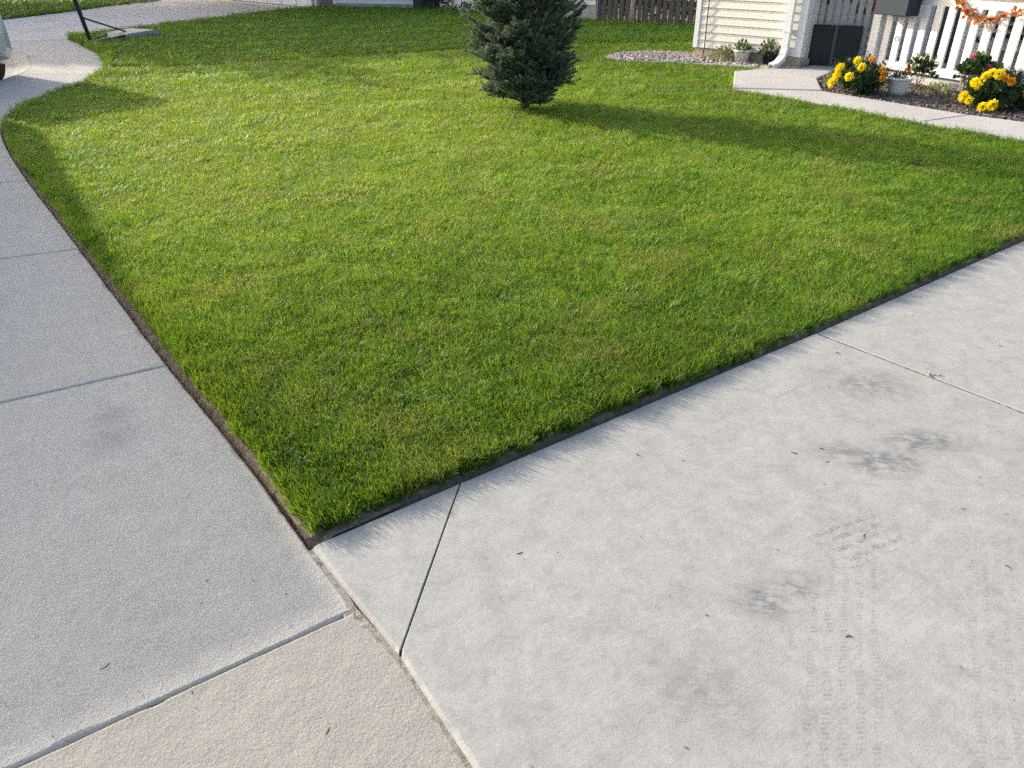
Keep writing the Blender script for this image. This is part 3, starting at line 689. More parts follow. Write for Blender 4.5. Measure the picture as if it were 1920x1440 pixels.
# porch posts, grey side railing
gp_ = MB().bbox(-.055,.055,-.055,.055,.045,2.5,.006).build('porch_post', m_grey, None, (3.80,10.50,0), rot=(0,0,azr(117)))
tag(gp_, 'square grey porch post right behind the downspout', 'post')
wp_ = MB().bbox(-.06,.06,-.06,.06,.08,2.5,.006).build('porch_post', m_white, None, (4.44,9.76,0), rot=(0,0,azr(156)))
tag(wp_, 'square white porch post at the left end of the white slat railing', 'post')
gr = thing('side_railing', 'grey slat railing in shade behind the black panel', 'railing', (3.86,10.50,0), azr(117))
gs = MB().bbox(0,.058,-.012,.012,.13,.86,.003).mesh('slat', m_grey)
for k in range(8): link('slat', gs, gr, (.028+.089*k, 0, 0))
MB().bbox(0,.80,-.03,.03,.86,.93,.004).build('top_rail', m_grey, gr); MB().bbox(0,.80,-.025,.025,.09,.13,.004).build('bottom_rail', m_grey, gr)
bk = MB().bbox(.01,.10,-.12,-.02,.045,.125,.006).build('brick_block', m_found, None, (3.86,10.50,0), rot=(0,0,azr(117)))
tag(bk, 'small tan brick lying at the foot of the grey porch post', 'brick')
gb = MB().bbox(-.13,.06,-.06,.10,.085,.19,.01).build('step_block', m_curb, None, (4.52,10.05,0), rot=(0,0,azr(130)))
tag(gb, 'grey concrete block on the porch floor right of the black panel', 'block')
# white front railing
wr = thing('front_railing', 'white wide-slat porch railing running behind the flower bed', 'railing', (4.47,9.70,0), azr(156))
ws = MB().bbox(0,.092,-.012,.012,.20,.815,.003).mesh('slat', m_white)
for k in range(11): link('slat', ws, wr, (.03+.157*k + RNG.uniform(-.004,.004), -.006, 0), (0, RNG.uniform(-.008,.008), 0))
MB().bbox(-.02,1.84,.010,.055,.81,.93,.004).build('top_rail', m_white, wr)
MB().bbox(-.05,1.88,-.055,.085,.931,.965,.006).build('cap_rail', m_white, wr)
MB().bbox(-.02,1.76,-.014,.045,.115,.205,.004).build('bottom_rail', m_white, wr)
ep = MB().bbox(1.76,1.87,-.05,.06,.085,.93,.006).build('end_post', m_white, wr)
MB().bbox(1.865,2.8,-.03,.03,.085,.20,.004).build('bottom_rail', m_white, wr)
for k in range(5): link('slat', ws, wr, (1.91+.157*k, -.006, 0))
wh = MB().tube([(.235+.028*sin(t)*(1 if t<4.6 else .6), -.026, .445-.03*cos(t)) for t in np.linspace(.6,5.6,14)], .004, 5).build('wire_hook', m_grey, None, (4.47,9.70,0), rot=(0,0,azr(156)))
tag(wh, 'bent grey wire loop hanging on a white railing slat below the slate box', 'hook')
bx = thing('railing_box', 'slate grey box hung on the porch railing beside the white post', 'box', (4.47,9.70,0), azr(156))
MB().bbox(.005,.46,-.22,-.015,.70,.97,.008).build('box_body', m_slate, bx)
MB().bbox(-.002,.467,-.227,-.01,.971,1.0,.006).build('rim', m_slate, bx)
# black panel leaning on the grey railing
pn = thing('plastic_panel', 'flat black plastic panel with grey centre strip, stood on the front walk', 'panel', (3.885,10.44,.045), azr(118))
po = MB().bbox(-.01,.285,-.025,.02,0,.475,.008).build('panel_half', m_black, pn)
MB().bbox(.335,.615,-.025,.02,.0,.475,.008).build('panel_half', m_black, pn)
MB().bbox(.2855,.3345,-.032,.018,.004,.475,.004).build('centre_strip', m_greystrip, pn)
for x in (.12, .46): MB().bbox(x,x+.07,-.0275,-.02,.40,.415,.002).build('hand_slot', m_tire, pn)

def ornament(name, label, cat, loc):
    return thing(name, label, cat, loc)
# things on the porch seen between slats
bn = thing('porch_bench', 'grey slatted bench against the porch wall behind the railing', 'bench', (4.95,10.75,.085), azr(147))
for k in range(3): MB().bbox(1.45,2.6,-.16-.12*k,-.06-.12*k,.27,.295,.004).build('seat_slat', m_grey, bn)
for k in range(3): MB().bbox(1.45,2.6,-.075,-.055,.36+.09*k,.41+.09*k,.004).build('back_slat', m_metal, bn)
for x in (1.48,2.52):
    for y in (-.42,-.10): MB().bbox(x,x+.05,y,y+.05,0,.27,.004).build('leg', m_metal, bn)
fg = thing('porch_figurine', 'white porch figure with black hat and boots, seen between railing slats', 'figurine', (5.19,8.84,.085))
MB().lathe([(0,.07),(.06,.075),(.075,.13),(.06,.19),(.05,.21),(.065,.25),(.06,.31),(.04,.345),(0,.35)], 14).build('body', m_whitep, fg, smooth=True)
MB().lathe([(.055,.53),(.065,.56),(.06,.62),(.03,.655),(0,.66)], 14).build('head', m_whitep, fg, smooth=True)
MB().lathe([(.045,.345),(.05,.40),(.06,.46),(.055,.53)], 14).build('coat', m_white, fg, smooth=True)
MB().lathe([(.10,.60),(.10,.612),(.05,.625),(.04,.70),(0,.71)], 12).build('hat', m_black, fg)
for s in (-1,1): MB().lathe([(0,0),(.045,.0),(.045,.05),(.035,.085),(0,.09)], 10, (.04*s,0,0)).build('boot', m_black, fg)
MB().tube([(-.11,.0,.47),(-.06,0,.40),(0,-.03,.38),(.06,0,.40),(.11,0,.47)], .018, 6).build('arm', m_black, fg)

# ------------------------------------------------------------------ plants
def leaf_cloud(pts, dirs, size, ar=.5, curl=.25, R=None):
    """one folded 4-triangle leaf per point: returns verts, faces"""
    R = R or RNG; n = len(pts); P = np.asarray(pts, float); D = np.asarray(dirs, float); D /= np.linalg.norm(D,axis=1)[:,None]+1e-9
    rnd = R.normal(size=(n,3)); S = np.cross(D, rnd); S /= np.linalg.norm(S,axis=1)[:,None]+1e-9; U = np.cross(S, D)
    sz = (np.full(n,size) if np.isscalar(size) else np.asarray(size))*(.7+.6*R.random(n)); L = D*sz[:,None]; W = S*(sz*ar*.5)[:,None]; C = U*(sz*curl)[:,None]
    V = np.stack([P, P+L*.5+W+C*.35, P+L*.5-W+C*.35, P+L*1.0-C*.2, P+L*.5-C*.1], 1).reshape(-1,3)
    i = np.arange(n)[:,None]*5; F = np.concatenate([i+np.array([[0,4,1]]), i+np.array([[0,2,4]]), i+np.array([[1,4,3]]), i+np.array([[4,2,3]])], 0)
    return V, F
def sph(n, R=None):
    R = R or RNG; v = R.normal(size=(n,3)); return v/np.linalg.norm(v,axis=1)[:,None]
def pompom(rad_, npet, mat, flat=.75):
    V = []; F = []
    pts = []; dr = []
    for k in range(npet):
        z = 1-1.35*(k+.5)/npet; r = math.sqrt(max(0,1-z*z)); an = k*2.39996
        d = np.array((r*cos(an), r*sin(an), z)); pts.append(d*rad_*.45*np.array((1,1,flat))); dr.append(d*np.array((1,1,.8))+RNG.normal(0,.12,3))
    V, F = leaf_cloud(pts, dr, rad_*.62, 1.0, .35)
    return np_mesh('flower', V, F, mat)
flower_y = [pompom(.042+.004*i, 60, m_yellow) for i in range(3)]; flower_g = [pompom(.040, 55, m_gold), pompom(.036, 50, m_gold)]
def marigold(label, x, y, C, r, spots, nst, gold=()):
    t = thing('marigold_bush', label, 'flower bush', (x,y,.02), 0, 'marigold bushes in the bed')
    pts = []; dr = []; st = MB()
    for k in range(nst):
        d = sph(1)[0]; d[2] = abs(d[2])*1.0 - .25; d /= np.linalg.norm(d)
        tip = np.array(C)+d*np.array(r)*(.72+.28*RNG.random()); st.tube([(0,0,0), tuple(tip*np.array((.45,.45,.5))), tuple(tip)], [.005,.004,.002], 4, False)
        for q in range(9):
            f = .35+.65*RNG.random(); c = tip*f + RNG.normal(0,.018,3); ax = d*.5+sph(1)[0]; ax /= np.linalg.norm(ax)
            s = np.cross(ax, sph(1)[0]); s /= np.linalg.norm(s)
            for j in range(4):
                pts += [c+ax*.012*j, c+ax*.012*j]; dr += [s+ax*.5, -s+ax*.5]
            pts.append(c+ax*.05); dr.append(ax)
    pts = np.array(pts); k = pts[:,2] > .0; V, F = leaf_cloud(pts[k], np.array(dr)[k], .034, .42, .2)
    link('foliage', np_mesh('foliage', V, F, m_leaf_dark), t); st.build('stems', m_leaf_mid, t)
    for i, s in enumerate(spots):
        me = (flower_g if i in gold else flower_y)[i % (2 if i in gold else 3)]
        d = Vector((s[0]-C[0], s[1]-C[1], (s[2]-C[2])*1.2)).normalized(); d = (d + Vector((-.25,-.25,.35))).normalized()
        o = link('flower', me, t, Vector(s)+d*.03, d.to_track_quat('Z','Y').to_euler())
    return t
# mulch and rock beds
MULCH = [(3.66,9.36),(3.46,8.60),(4.35,7.26),(5.6,5.95),(6.5,6.6),(5.34,7.60),(5.16,7.93),(4.40,9.62),(4.30,10.2)]
mb = MB(); mb.add([(x,y,.012) for x,y in MULCH], [tuple(range(len(MULCH)))]); mb.build('mulch_bed', m_soil)['kind'] = 'structure'
m_chip = NT('mulch_chip'); m_chip.color(m_chip.ramp(m_chip.noise(55, 2, .5, m_chip.pos()), [(.32, (.05,.04,.036)), (.5, (.13,.11,.10)), (.62, (.22,.19,.175)), (.74, (.42,.37,.32))])); m_chip.rough(.9); m_chip = m_chip.m
def chips(name, poly, n, zb, lx, wx, hx, mat):
    P = np.array(poly); V = []; F = []
    xs = RNG.uniform(P[:,0].min(),P[:,0].max(),n*3); ys = RNG.uniform(P[:,1].min(),P[:,1].max(),n*3); k = inside(poly, xs, ys); xs, ys = xs[k][:n], ys[k][:n]; n = len(xs)
    for x, y in zip(xs, ys):
        an = RNG.uniform(0,2*pi); l = lx*RNG.uniform(.5,1.3); w_ = wx*RNG.uniform(.5,1.3); h = hx*RNG.uniform(.5,1.3); ti = RNG.normal(0,.35); t2 = RNG.normal(0,.3); z = zb+abs(RNG.normal(0,.008))+.004
        i = len(V)
        ca, sa = cos(an), sin(an)
        for dz in (-1,1):
            for dx, dy in ((-1,-.6),(0,-1),(1,-.5),(.9,.6),(0,1),(-.9,.5)):
                f = 1 if dz < 0 else .72
                u, v = dx*l/2*f, dy*w_/2*f; zz = z+dz*h/2+u*ti+v*t2
                V.append((x+u*ca-v*sa, y+u*sa+v*ca, zz))
        F += [(i+6,i+7,i+8,i+9),(i+6,i+9,i+10,i+11)]
        for j in range(6): F.append((i+j, i+(j+1)%6, i+6+(j+1)%6, i+6+j))
    o = link(name, np_mesh(name, V, F, mat)); o['kind'] = 'stuff'; return o
chips('mulch', MULCH, 5200, .014, .035, .016, .010, m_chip)
m_rock = NT('river_rock'); m_rock.color(m_rock.ramp(m_rock.noise(14, 2, .5, m_rock.pos()), [(.32, (.20,.17,.16)), (.45, (.38,.32,.29)), (.58, (.50,.41,.37)), (.72, (.64,.60,.55))])); m_rock.rough(.7); m_rock = m_rock.m
mb = MB(); mb.add([(x,y,.01) for x,y in BED], [tuple(range(len(BED)))]); mb.build('rock_bed', m_soil)['kind'] = 'structure'
chips('river_rocks', BED, 900, .03, .06, .05, .034, m_rock)
# stone edging of the rock bed, each stone by itself
ed = thing('stone_edging', 'low grey stone edging round the river rock bed', 'edging', (1.5,11.5,0))
EDL = smooth_line([(2.62,11.62),(2.34,11.93),(1.95,11.95),(1.60,11.76),(1.45,11.50),(1.56,11.22),(1.72,11.05),(2.18,10.90),(2.64,10.67),(3.07,10.41),(3.32,10.20)], .02)
acc = 0; last = 0
cum = np.concatenate([[0], np.cumsum([np.linalg.norm(EDL[i+1]-EDL[i]) for i in range(len(EDL)-1)])])
s = 0
while s < cum[-1]-.1:
    L = RNG.uniform(.17,.27); i = int(np.searchsorted(cum, s+L/2)); i = min(i, len(EDL)-2); p = EDL[i]; t = EDL[i+1]-EDL[max(0,i-1)]; an = math.atan2(t[1], t[0])
    b = MB().bbox(-L/2+.005, L/2-.005, -.05, .05, -.03, .035+RNG.uniform(0,.02), .012)
    b.v = [(x+RNG.normal(0,.003), y+RNG.normal(0,.004), z+RNG.normal(0,.002)) for x,y,z in b.v]
    b.build('stone', m_stone, ed, (p[0]-1.5, p[1]-11.5, 0), rot=(0,0,an)); s += L
# marigolds
marigold('big yellow marigold bush beside the white pot, left one in the mulch bed', 3.79, 8.50, (0,0,.17), (.29,.29,.23),
    [(-.132,-.154,.327),(-.01,-.19,.345),(-.255,-.081,.255),(-.113,-.234,.28),(-.20,-.205,.19),(-.275,-.01,.111),(.085,-.26,.252),(.09,-.275,.183),(-.27,-.081,.186)], 80, (1,6,7))
marigold('big yellow marigold bush in front of the fluted grey pot', 4.73, 7.57, (0,0,.16), (.28,.28,.22),
    [(-.25,-.1,.225),(-.255,-.06,.24),(-.284,-.001,.117),(-.265,-.063,.094),(-.191,-.174,.059),(-.147,-.228,.083),(-.205,-.1,.296),(-.16,-.114,.321),(-.124,-.159,.318),(-.086,-.205,.298),(-.05,-.235,.274)], 80, (9,10))
marigold('small orange marigold half cut off at the frame edge, behind the front bush', 5.02, 7.48, (0,0,.10), (.16,.16,.13), [(-.05,-.15,.12),(-.11,-.10,.15),(.02,-.16,.13)], 26, (0,1,2))
# pots
def pot(name, label, x, y, z, prof, mat, mod=None, n=28, soil_r=.1, soil_z=.1, group=None):
    t = thing(name, label, 'flower pot', (x,y,z)); MB().lathe(prof, n, mod=mod).build('pot_body', mat, t, smooth=mod is None)
    MB().lathe([(soil_r,soil_z),(soil_r*.5,soil_z+.008),(0,soil_z+.012)], n).build('soil_fill', m_soil, t); return t
def bush(parent, n, C, r, size, mat, ar=.5, seed=0, up=.5, name='leaves'):
    d = sph(n); d[:,2] = np.abs(d[:,2])*1.3-.3; f = RNG.random(n)**.4; P = np.array(C)+d*np.array(r)*f[:,None]
    V, F = leaf_cloud(P, d+np.array((0,0,up)), size, ar, .2); return link(name, np_mesh(name, V, F, mat), parent)
def blossoms(parent, mat, spots, size, npet=16, name='blossom'):
    me = None
    for s in spots:
        if me is None: me = pompom(size, npet, mat, .6); me.name = name
        link(name, me, parent, s, (RNG.normal(.3,.3), RNG.normal(0,.3), RNG.random()*6))
p1 = pot('flower_pot', 'white plastic pot of small orange flowers, between marigold and rose bush', 4.17, 8.40, .02, [(0,.0),(.088,0),(.094,.05),(.0955,.053),(.104,.10),(.1055,.103),(.116,.15),(.128,.152),(.130,.172),(.122,.174),(.112,.12)], m_pot_white, soil_r=.112, soil_z=.135)
bush(p1, 130, (0,0,.15), (.10,.10,.09), .03, m_leaf_dark); bush(p1, 50, (-.03,0,.17), (.09,.09,.10), .03, m_dry, .3)
MB().tube([(.01,0,.13),(-.02,0,.22),(0,.02,.28)], .004, 5).build('dry_stem', m_twig, p1)
blossoms(p1, m_redp, [(-.10,.02,.24),(.03,-.03,.25),(.05,0,.23),(.09,.02,.22)], .018); blossoms(p1, m_gold, [(.05,.03,.29),(.10,0,.26)], .02)
p2 = pot('flower_pot', 'white pot of pale greenery against the house foundation', 3.11, 10.66, .03, [(0,0),(.085,0),(.105,.155),(.118,.158),(.118,.18),(.108,.18),(.10,.14)], m_pot_white, soil_r=.105, soil_z=.15)
bush(p2, 160, (0,0,.17), (.11,.11,.12), .045, m_leaf_mid, .5, up=.9)
p3 = pot('flower_pot', 'dark navy pot of trailing green plant beside the downspout elbow', 3.43, 10.48, .03, [(0,0),(.08,0),(.105,.17),(.118,.172),(.118,.19),(.108,.19),(.10,.15)], m_pot_dark, soil_r=.105, soil_z=.16)
bush(p3, 240, (0,0,.16), (.15,.15,.14), .05, m_leaf_mid, .55, up=.6)
def flute(k, n): return 1 + .045*cos(k*2*pi/3)
p4 = pot('flower_pot', 'fluted grey-brown pot of pink geraniums by the white railing', 4.83, 8.19, .02, [(0,0),(.085,0),(.088,.02),(.108,.10),(.118,.17),(.120,.20),(.135,.205),(.135,.225),(.122,.225),(.11,.19)], m_pot_grey, flute, 60, .115, .20)
bush(p4, 330, (.02,0,.22), (.19,.17,.16), .05, m_leaf_dark, .9, up=.5); bush(p4, 80, (.02,0,.25), (.17,.15,.15), .05, m_leaf_mid, .9, up=.5)
blossoms(p4, m_pink, [(-.08,-.02,.40),(-.085,.0,.385),(.03,-.13,.29),(.055,-.12,.30),(.04,-.12,.315),(.02,-.12,.265)], .03, 26); blossoms(p4, m_whitep, [(.17,.0,.30),(.15,-.05,.25),(.19,.05,.33)], .022)
# other bed plants
def plant(label, name, cat, x, y, n, C, r, size, mat, ar=.5, up=.6):
    t = thing(name, label, cat, (x,y,.02)); bush(t, n, C, r, size, mat, ar, up=up, name='leaves')
    mb = MB()
    for k in range(7):
        d = sph(1)[0]; mb.tube([(0,0,0), (C[0]+d[0]*r[0]*.6, C[1]+d[1]*r[1]*.6, C[2]+abs(d[2])*r[2]*.5)], [.004,.002], 4, False)
    mb.build('stems', m_twig, t); return t
t = plant('leafy green bush with pale yellow-white blooms, right of the white pot', 'flower_bush', 'flower bush', 4.53, 8.70, 300, (0,0,.16), (.15,.15,.17), .045, m_leaf_dark, .6)
bush(t, 120, (0,0,.2), (.15,.15,.17), .045, m_leaf_mid, .6); blossoms(t, m_whitep, [(-.06,-.05,.32),(-.02,-.08,.36),(.05,-.08,.30),(.12,-.06,.27),(-.10,-.08,.25),(.0,-.12,.22),(.1,-.1,.16),(-.04,-.13,.12)], .026)
plant('low yellowish ground plant in the middle of the mulch', 'ground_plant', 'plant', 4.57, 8.35, 260, (0,0,.04), (.17,.13,.08), .03, m_leaf_pale, .4)
t = plant('small pale plant with lilac-white blooms at the mulch edge', 'ground_plant', 'plant', 4.44, 7.86, 90, (0,0,.05), (.08,.08,.08), .03, m_leaf_mid, .4); blossoms(t, m_whitep, [(-.05,0,.10),(-.06,.03,.12),(.02,-.03,.09)], .018)
plant('pale cream seedling at the corner of mulch and walk', 'ground_plant', 'plant', 3.68, 8.95, 110, (0,0,.06), (.10,.10,.09), .035, m_leaf_pale, .4)
plant('silvery green shrub on the rocks below the cable', 'ground_plant', 'plant', 2.92, 10.83, 420, (0,0,.07), (.21,.16,.14), .045, m_leaf_grey, .35)
plant('sparse dark seedling between rock bed shrub and white pot', 'ground_plant', 'plant', 3.02, 10.90, 90, (0,0,.05), (.09,.09,.10), .04, m_leaf_dark, .35)
# garlands
def garland(label, pts, n, parent_loc, az, spread=.05):
    t = thing('leaf_garland', label, 'garland', parent_loc, azr(az), 'autumn garlands on the porch')
    line = smooth_line(pts, .02); MB().tube([tuple(p) for p in line[::3]], .006, 5).build('vine', m_twig, t)
    k = RNG.integers(0, len(line), n); P = np.array(line)[k]+RNG.normal(0,spread*.35,(n,3)); D = sph(n)
    h = n*3//4
    for nm, sl, mt in (('leaves', slice(0,h), m_autumn), ('leaves', slice(h,n), m_autumn2)):
        V, F = leaf_cloud(P[sl], D[sl], .055, .75, .25); link(nm, np_mesh(nm, V, F, mt), t)
    return t
garland('orange autumn leaf garland swagged over the white railing', [(.80,-.05,.98),(.90,-.05,.90),(1.05,-.05,.80),(1.20,-.05,.735),(1.33,-.05,.72),(1.47,-.05,.77),(1.62,-.05,.82),(1.75,-.05,.88),(1.85,-.05,.97)], 150, (4.47,9.70,0), 156)
garland('red-orange leaf garland hanging behind the grey side railing', [(-.0,.10,.50),(.06,.10,.62),(.13,.10,.72),(.22,.10,.80),(.34,.10,.83),(.46,.10,.78),(.58,.10,.68),(.68,.10,.66),(.76,.10,.80)], 120, (3.86,10.50,0), 117)

# ------------------------------------------------------------------ spruce
def spruce():
    t = thing('spruce_tree', 'young dark blue-green spruce standing alone in the lawn', 'tree', (.17,7.95,0))
    R = np.random.default_rng(5)
    MB().tube([(0,0,-.05),(.005,0,.2),(-.005,.005,.8),(0,0,1.5),(0,0,2.3)], [.048,.040,.03,.018,.004], 10).build('trunk', m_bark, t, smooth=True)
    segs = []; tips = []; br = MB()
    def prof(z): return float(np.interp(z, [.08,.2,.38,.62,.9,1.15,1.5,1.9,2.3], [.27,.43,.54,.56,.53,.50,.42,.25,.04]))
    z = .065
    while z < 2.28:
        for q in range(4):
            an = R.random()*2*pi; L = prof(z+.12)*R.uniform(.78,1.12); el = rad(R.uniform(14,36) + 24*(z/2.3))
            if z < .3: el = rad(R.uniform(8,34))
            d = np.array((cos(an)*cos(el), sin(an)*cos(el), sin(el))); base = np.array((0,0,z))
            sdv = np.array((-sin(an), cos(an), 0)); upv = np.cross(d, sdv)*-1
            Lb = L/max(.6, cos(el)); pts = [base, base+d*Lb*.55+np.array((0,0,-.015)), base+d*Lb]
            br.tube([tuple(p) for p in pts], [.009,.006,.002], 4, False)
            segs.append((pts[1], pts[2])); segs.append((base+d*Lb*.25, pts[1])); tips.append((pts[2]-d*.05, pts[2]))
            nt_ = int(6+Lb*16)
            for k in range(nt_):
                f = R.uniform(.22,.97); sgn = 1 if k % 2 else -1; tl = (.09+.20*(1-f))*R.uniform(.7,1.15)*min(1, Lb*2)
                td = d*.75 + sdv*sgn*R.uniform(.4,.9) + np.array((0,0,R.uniform(-.25,.5))); td /= np.linalg.norm(td)
                p0 = base+d*Lb*f; segs.append((p0, p0+td*tl)); tips.append((p0+td*(tl-.035), p0+td*tl))
                if tl > .14:
                    for s2 in (-1,1):
                        q0 = p0+td*tl*.45; t2 = td*.7+np.cross(td, upv)*s2*.8; t2 /= np.linalg.norm(t2); segs.append((q0, q0+t2*tl*.5))
        z += R.uniform(.014,.026) if z < .55 else R.uniform(.028,.048)
    br.build('branches', m_twig, t)
    def needles(sg, per_m, ln, wd, mat, nm):
        A = np.array([s[0] for s in sg]); B = np.array([s[1] for s in sg]); Ls = np.linalg.norm(B-A,axis=1); cnt = np.maximum(2,(Ls*per_m)).astype(int)
        idx = np.repeat(np.arange(len(sg)), cnt); f = R.random(idx.size)[:,None]; P = A[idx]+(B-A)[idx]*f; T = ((B-A)/Ls[:,None])[idx]
        r = R.normal(size=P.shape); r -= T*np.sum(r*T,axis=1)[:,None]; r /= np.linalg.norm(r,axis=1)[:,None]
        D = r*.85+T*.65; D /= np.linalg.norm(D,axis=1)[:,None]; S = np.cross(D, R.normal(size=P.shape)); S /= np.linalg.norm(S,axis=1)[:,None]
        l = (ln*R.uniform(.7,1.2,idx.size))[:,None]
        V = np.stack([P-S*wd/2, P+S*wd/2, P+D*l],1).reshape(-1,3); F = np.arange(len(V)).reshape(-1,3)
        return link(nm, np_mesh(nm, V, F, mat), t)
    needles(segs, 1250, .021, .0036, m_needle, 'crown'); needles(tips, 700, .018, .004, m_needle_new, 'crown_tips')
    return t
spruce()

# ------------------------------------------------------------------ basketball hoop
hp = thing('basketball_hoop', 'portable basketball hoop with dark pole and grey base, by the neighbour drive', 'basketball hoop', (-7.22,14.12,-.01), rad(90-31))
# local +X points from the pole back over the tank
MB().prism([(-.06,.02),(.10,.02),(.35,.05),(.55,.13),(1.1,.15),(1.2,.10),(1.2,0),(-.06,0)], -.36, .36, 'y')
tk = MB()
prof_t = [(-.08,.08,.05),(.15,.12,.07),(.42,.22,.09),(.55,.34,.15),(1.05,.38,.17),(1.20,.34,.12)]
for x, hw, h in prof_t:
    tk.v += [(x,-hw,0.0),(x,-hw,h*.75),(x,-hw+.04,h),(x,hw-.04,h),(x,hw,h*.75),(x,hw,0.0)]
for i in range(len(prof_t)-1):
    for j in range(6): tk.f.append((i*6+j, i*6+(j+1)%6, (i+1)*6+(j+1)%6, (i+1)*6+j))
tk.f += [tuple(range(6)), tuple(30+j for j in range(6))]
tk.build('base_tank', m_tank, hp)
def sq(p0, p1, w_, nm, mt=m_metal): return MB().tube([p0,p1], w_*.72, 4).build(nm, mt, hp)
sq((0,0,.03),(-.10,.06,1.2),.055,'pole'); sq((-.10,.06,1.2),(-.20,.12,2.55),.05,'pole')
MB().tube([(-.035,.02,.44),(.72,0,.15)], .014, 8).build('brace', m_metal, hp)
for s in (-1,1): MB().tube([(0,.08*s,.06),(.5,.26*s,.12)], .02, 6).build('wheel_arm', m_metal, hp)
for s in (-1,1): MB().tube([(-.09,.10*s-.02,.035),(-.09,.10*s+.02,.035)], .045, 12).build('wheel', m_tire, hp)
sq((-.20,.12,2.5),(-.62,.12,2.75),.05,'arm'); sq((-.19,.12,2.3),(-.62,.12,2.55),.05,'arm')
bd = MB().bbox(-.68,-.64,-.48,.72,2.45,3.22,.006).build('backboard', m_acrylic, hp)
MB().box(-.69,-.6805,-.10,.34,2.62,2.64).build('target_line', m_orange, bd)
MB().tube([(-.91+.23*cos(t), .12+.23*sin(t), 2.55) for t in np.linspace(0,2*pi,25)], .009, 6).build('rim', m_orange, hp)
nt_ = MB()
for k in range(12):
    a0 = 2*pi*k/12; nt_.tube([(-.91+.22*cos(a0),.12+.22*sin(a0),2.54),(-.91+.16*cos(a0+.26),.12+.16*sin(a0+.26),2.35),(-.91+.12*cos(a0),.12+.12*sin(a0),2.15)], .004, 4)
nt_.build('net', m_net, hp)

# ------------------------------------------------------------------ parked car and added trailer
def make_car():
    t = thing('parked_car', 'silver parked car cut off at the left edge, one tyre at the curb', 'car', (0,0,0), 0, None)
    # stations along x (rear 0 .. front 4.5): half width at sill / belt / roof and heights
    body = [( -.02,.70,.62,.40,.86),(.06,.80,.80,.34,.96),(.35,.88,.88,.26,1.00),(1.2,.90,.90,.22,1.0),(2.3,.90,.90,.22,.99),(3.2,.90,.89,.22,.97),(3.9,.88,.84,.26,.90),(4.35,.80,.72,.30,.80),(4.5,.66,.58,.38,.70)]
    mb = MB(); k = 10
    for x, ws, wb, zs, zb in body:
        mb.v += [(x,-ws+.06,zs),(x,-ws,zs+.10),(x,-ws-.01,(zs+zb)/2),(x,-wb,zb-.08),(x,-wb+.07,zb),(x,wb-.07,zb),(x,wb,zb-.08),(x,ws+.01,(zs+zb)/2),(x,ws,zs+.10),(x,ws-.06,zs)]
    for i in range(len(body)-1):
        for j in range(k): mb.f.append((i*k+j, i*k+(j+1)%k, (i+1)*k+(j+1)%k, (i+1)*k+j))
    mb.f += [tuple(range(k)), tuple((len(body)-1)*k+j for j in range(k))]
    mb.build('body', m_paint_car, t, smooth=False)
    cb = [(.10,.72,.98),(.55,.70,1.68),(1.1,.70,1.74),(2.2,.69,1.72),(2.75,.68,1.60),(3.45,.74,.98)]
    mb = MB()
    for x, hw, z in cb: mb.v += [(x,-.83 if z<1.2 else -hw,z),(x,-hw+.08 if z>1.2 else -.7,z+.02),(x,hw-.08 if z>1.2 else .7,z+.02),(x,.83 if z<1.2 else hw,z)]
    for x, hw, z in cb: mb.v += [(x,-.84,.96),(x,.84,.96)]
    nB = len(cb)*4
    for i in range(len(cb)-1):
        a_, b_ = i*4, i*4+4
        for j in range(3): mb.f.append((a_+j, a_+j+1, b_+j+1, b_+j))
        mb.f.append((a_, b_, nB+2*i+2, nB+2*i)); mb.f.append((a_+3, nB+2*i+1, nB+2*i+3, b_+3))
    mb.build('roof', m_paint_car, t)
    for s in (-1,1):
        mb = MB()
        for x0, x1 in ((.62,1.42),(1.50,2.40),(2.48,3.05)):
            zt = 1.58 if x1 < 2.7 else 1.42
            mb.add([(x0,s*.848,1.03),(x1+(.12 if x1>2.7 else 0),s*.848,1.03),(x1-(.10 if x1>2.7 else 0),s*.752,zt),(x0,s*.744,1.60)], [(0,1,2,3)] if s<0 else [(3,2,1,0)])
        mb.build('side_window', m_car_glass, t)
        MB().bbox(4.36,4.44,s*.62-.14,s*.62+.14,.62,.74,.01).build('headlight', m_lamp_clear, t)
        MB().bbox(-.04,.05,s*.50-.10,s*.50+.10,.74,.86,.01).build('tail_light', m_lamp_red, t)
        MB().bbox(2.75,2.9,s*.97-.07,s*.97+.07,1.0,1.12,.02).build('mirror', m_paint_car, t)
        for x in (.82,3.62):
            wv = MB().lathe([(.20,-.10),(.30,-.105),(.335,-.08),(.335,.08),(.30,.105),(.20,.10)], 28).mesh('tyre', m_tire, True)
            o = link('wheel', wv, t, (x, s*.80, .335), (pi/2,0,0))
            r_ = MB().lathe([(0,.05),(.06,.07),(.19,.06),(.205,.09),(.205,-.05)], 20).build('rim', m_rim, o, smooth=False, rot=(0 if s<0 else pi,0,0))
    MB().add([(.09,-.66,1.03),(.09,.66,1.03),(.50,.60,1.60),(.50,-.60,1.60)], [(0,1,2,3)]).build('rear_window', m_car_glass, t, (-.012,0,.02))
    MB().add([(3.44,-.66,1.03),(3.44,.66,1.03),(2.80,.60,1.58),(2.80,-.60,1.58)], [(3,2,1,0)]).build('windshield', m_car_glass, t, (.014,0,.012))
    MB().bbox(-.06,.08,-.62,.62,.42,.58,.02).build('rear_bumper', m_paint_car, t); MB().bbox(4.42,4.53,-.6,.6,.42,.56,.02).build('front_bumper', m_tire, t)
    return t
car = make_car()
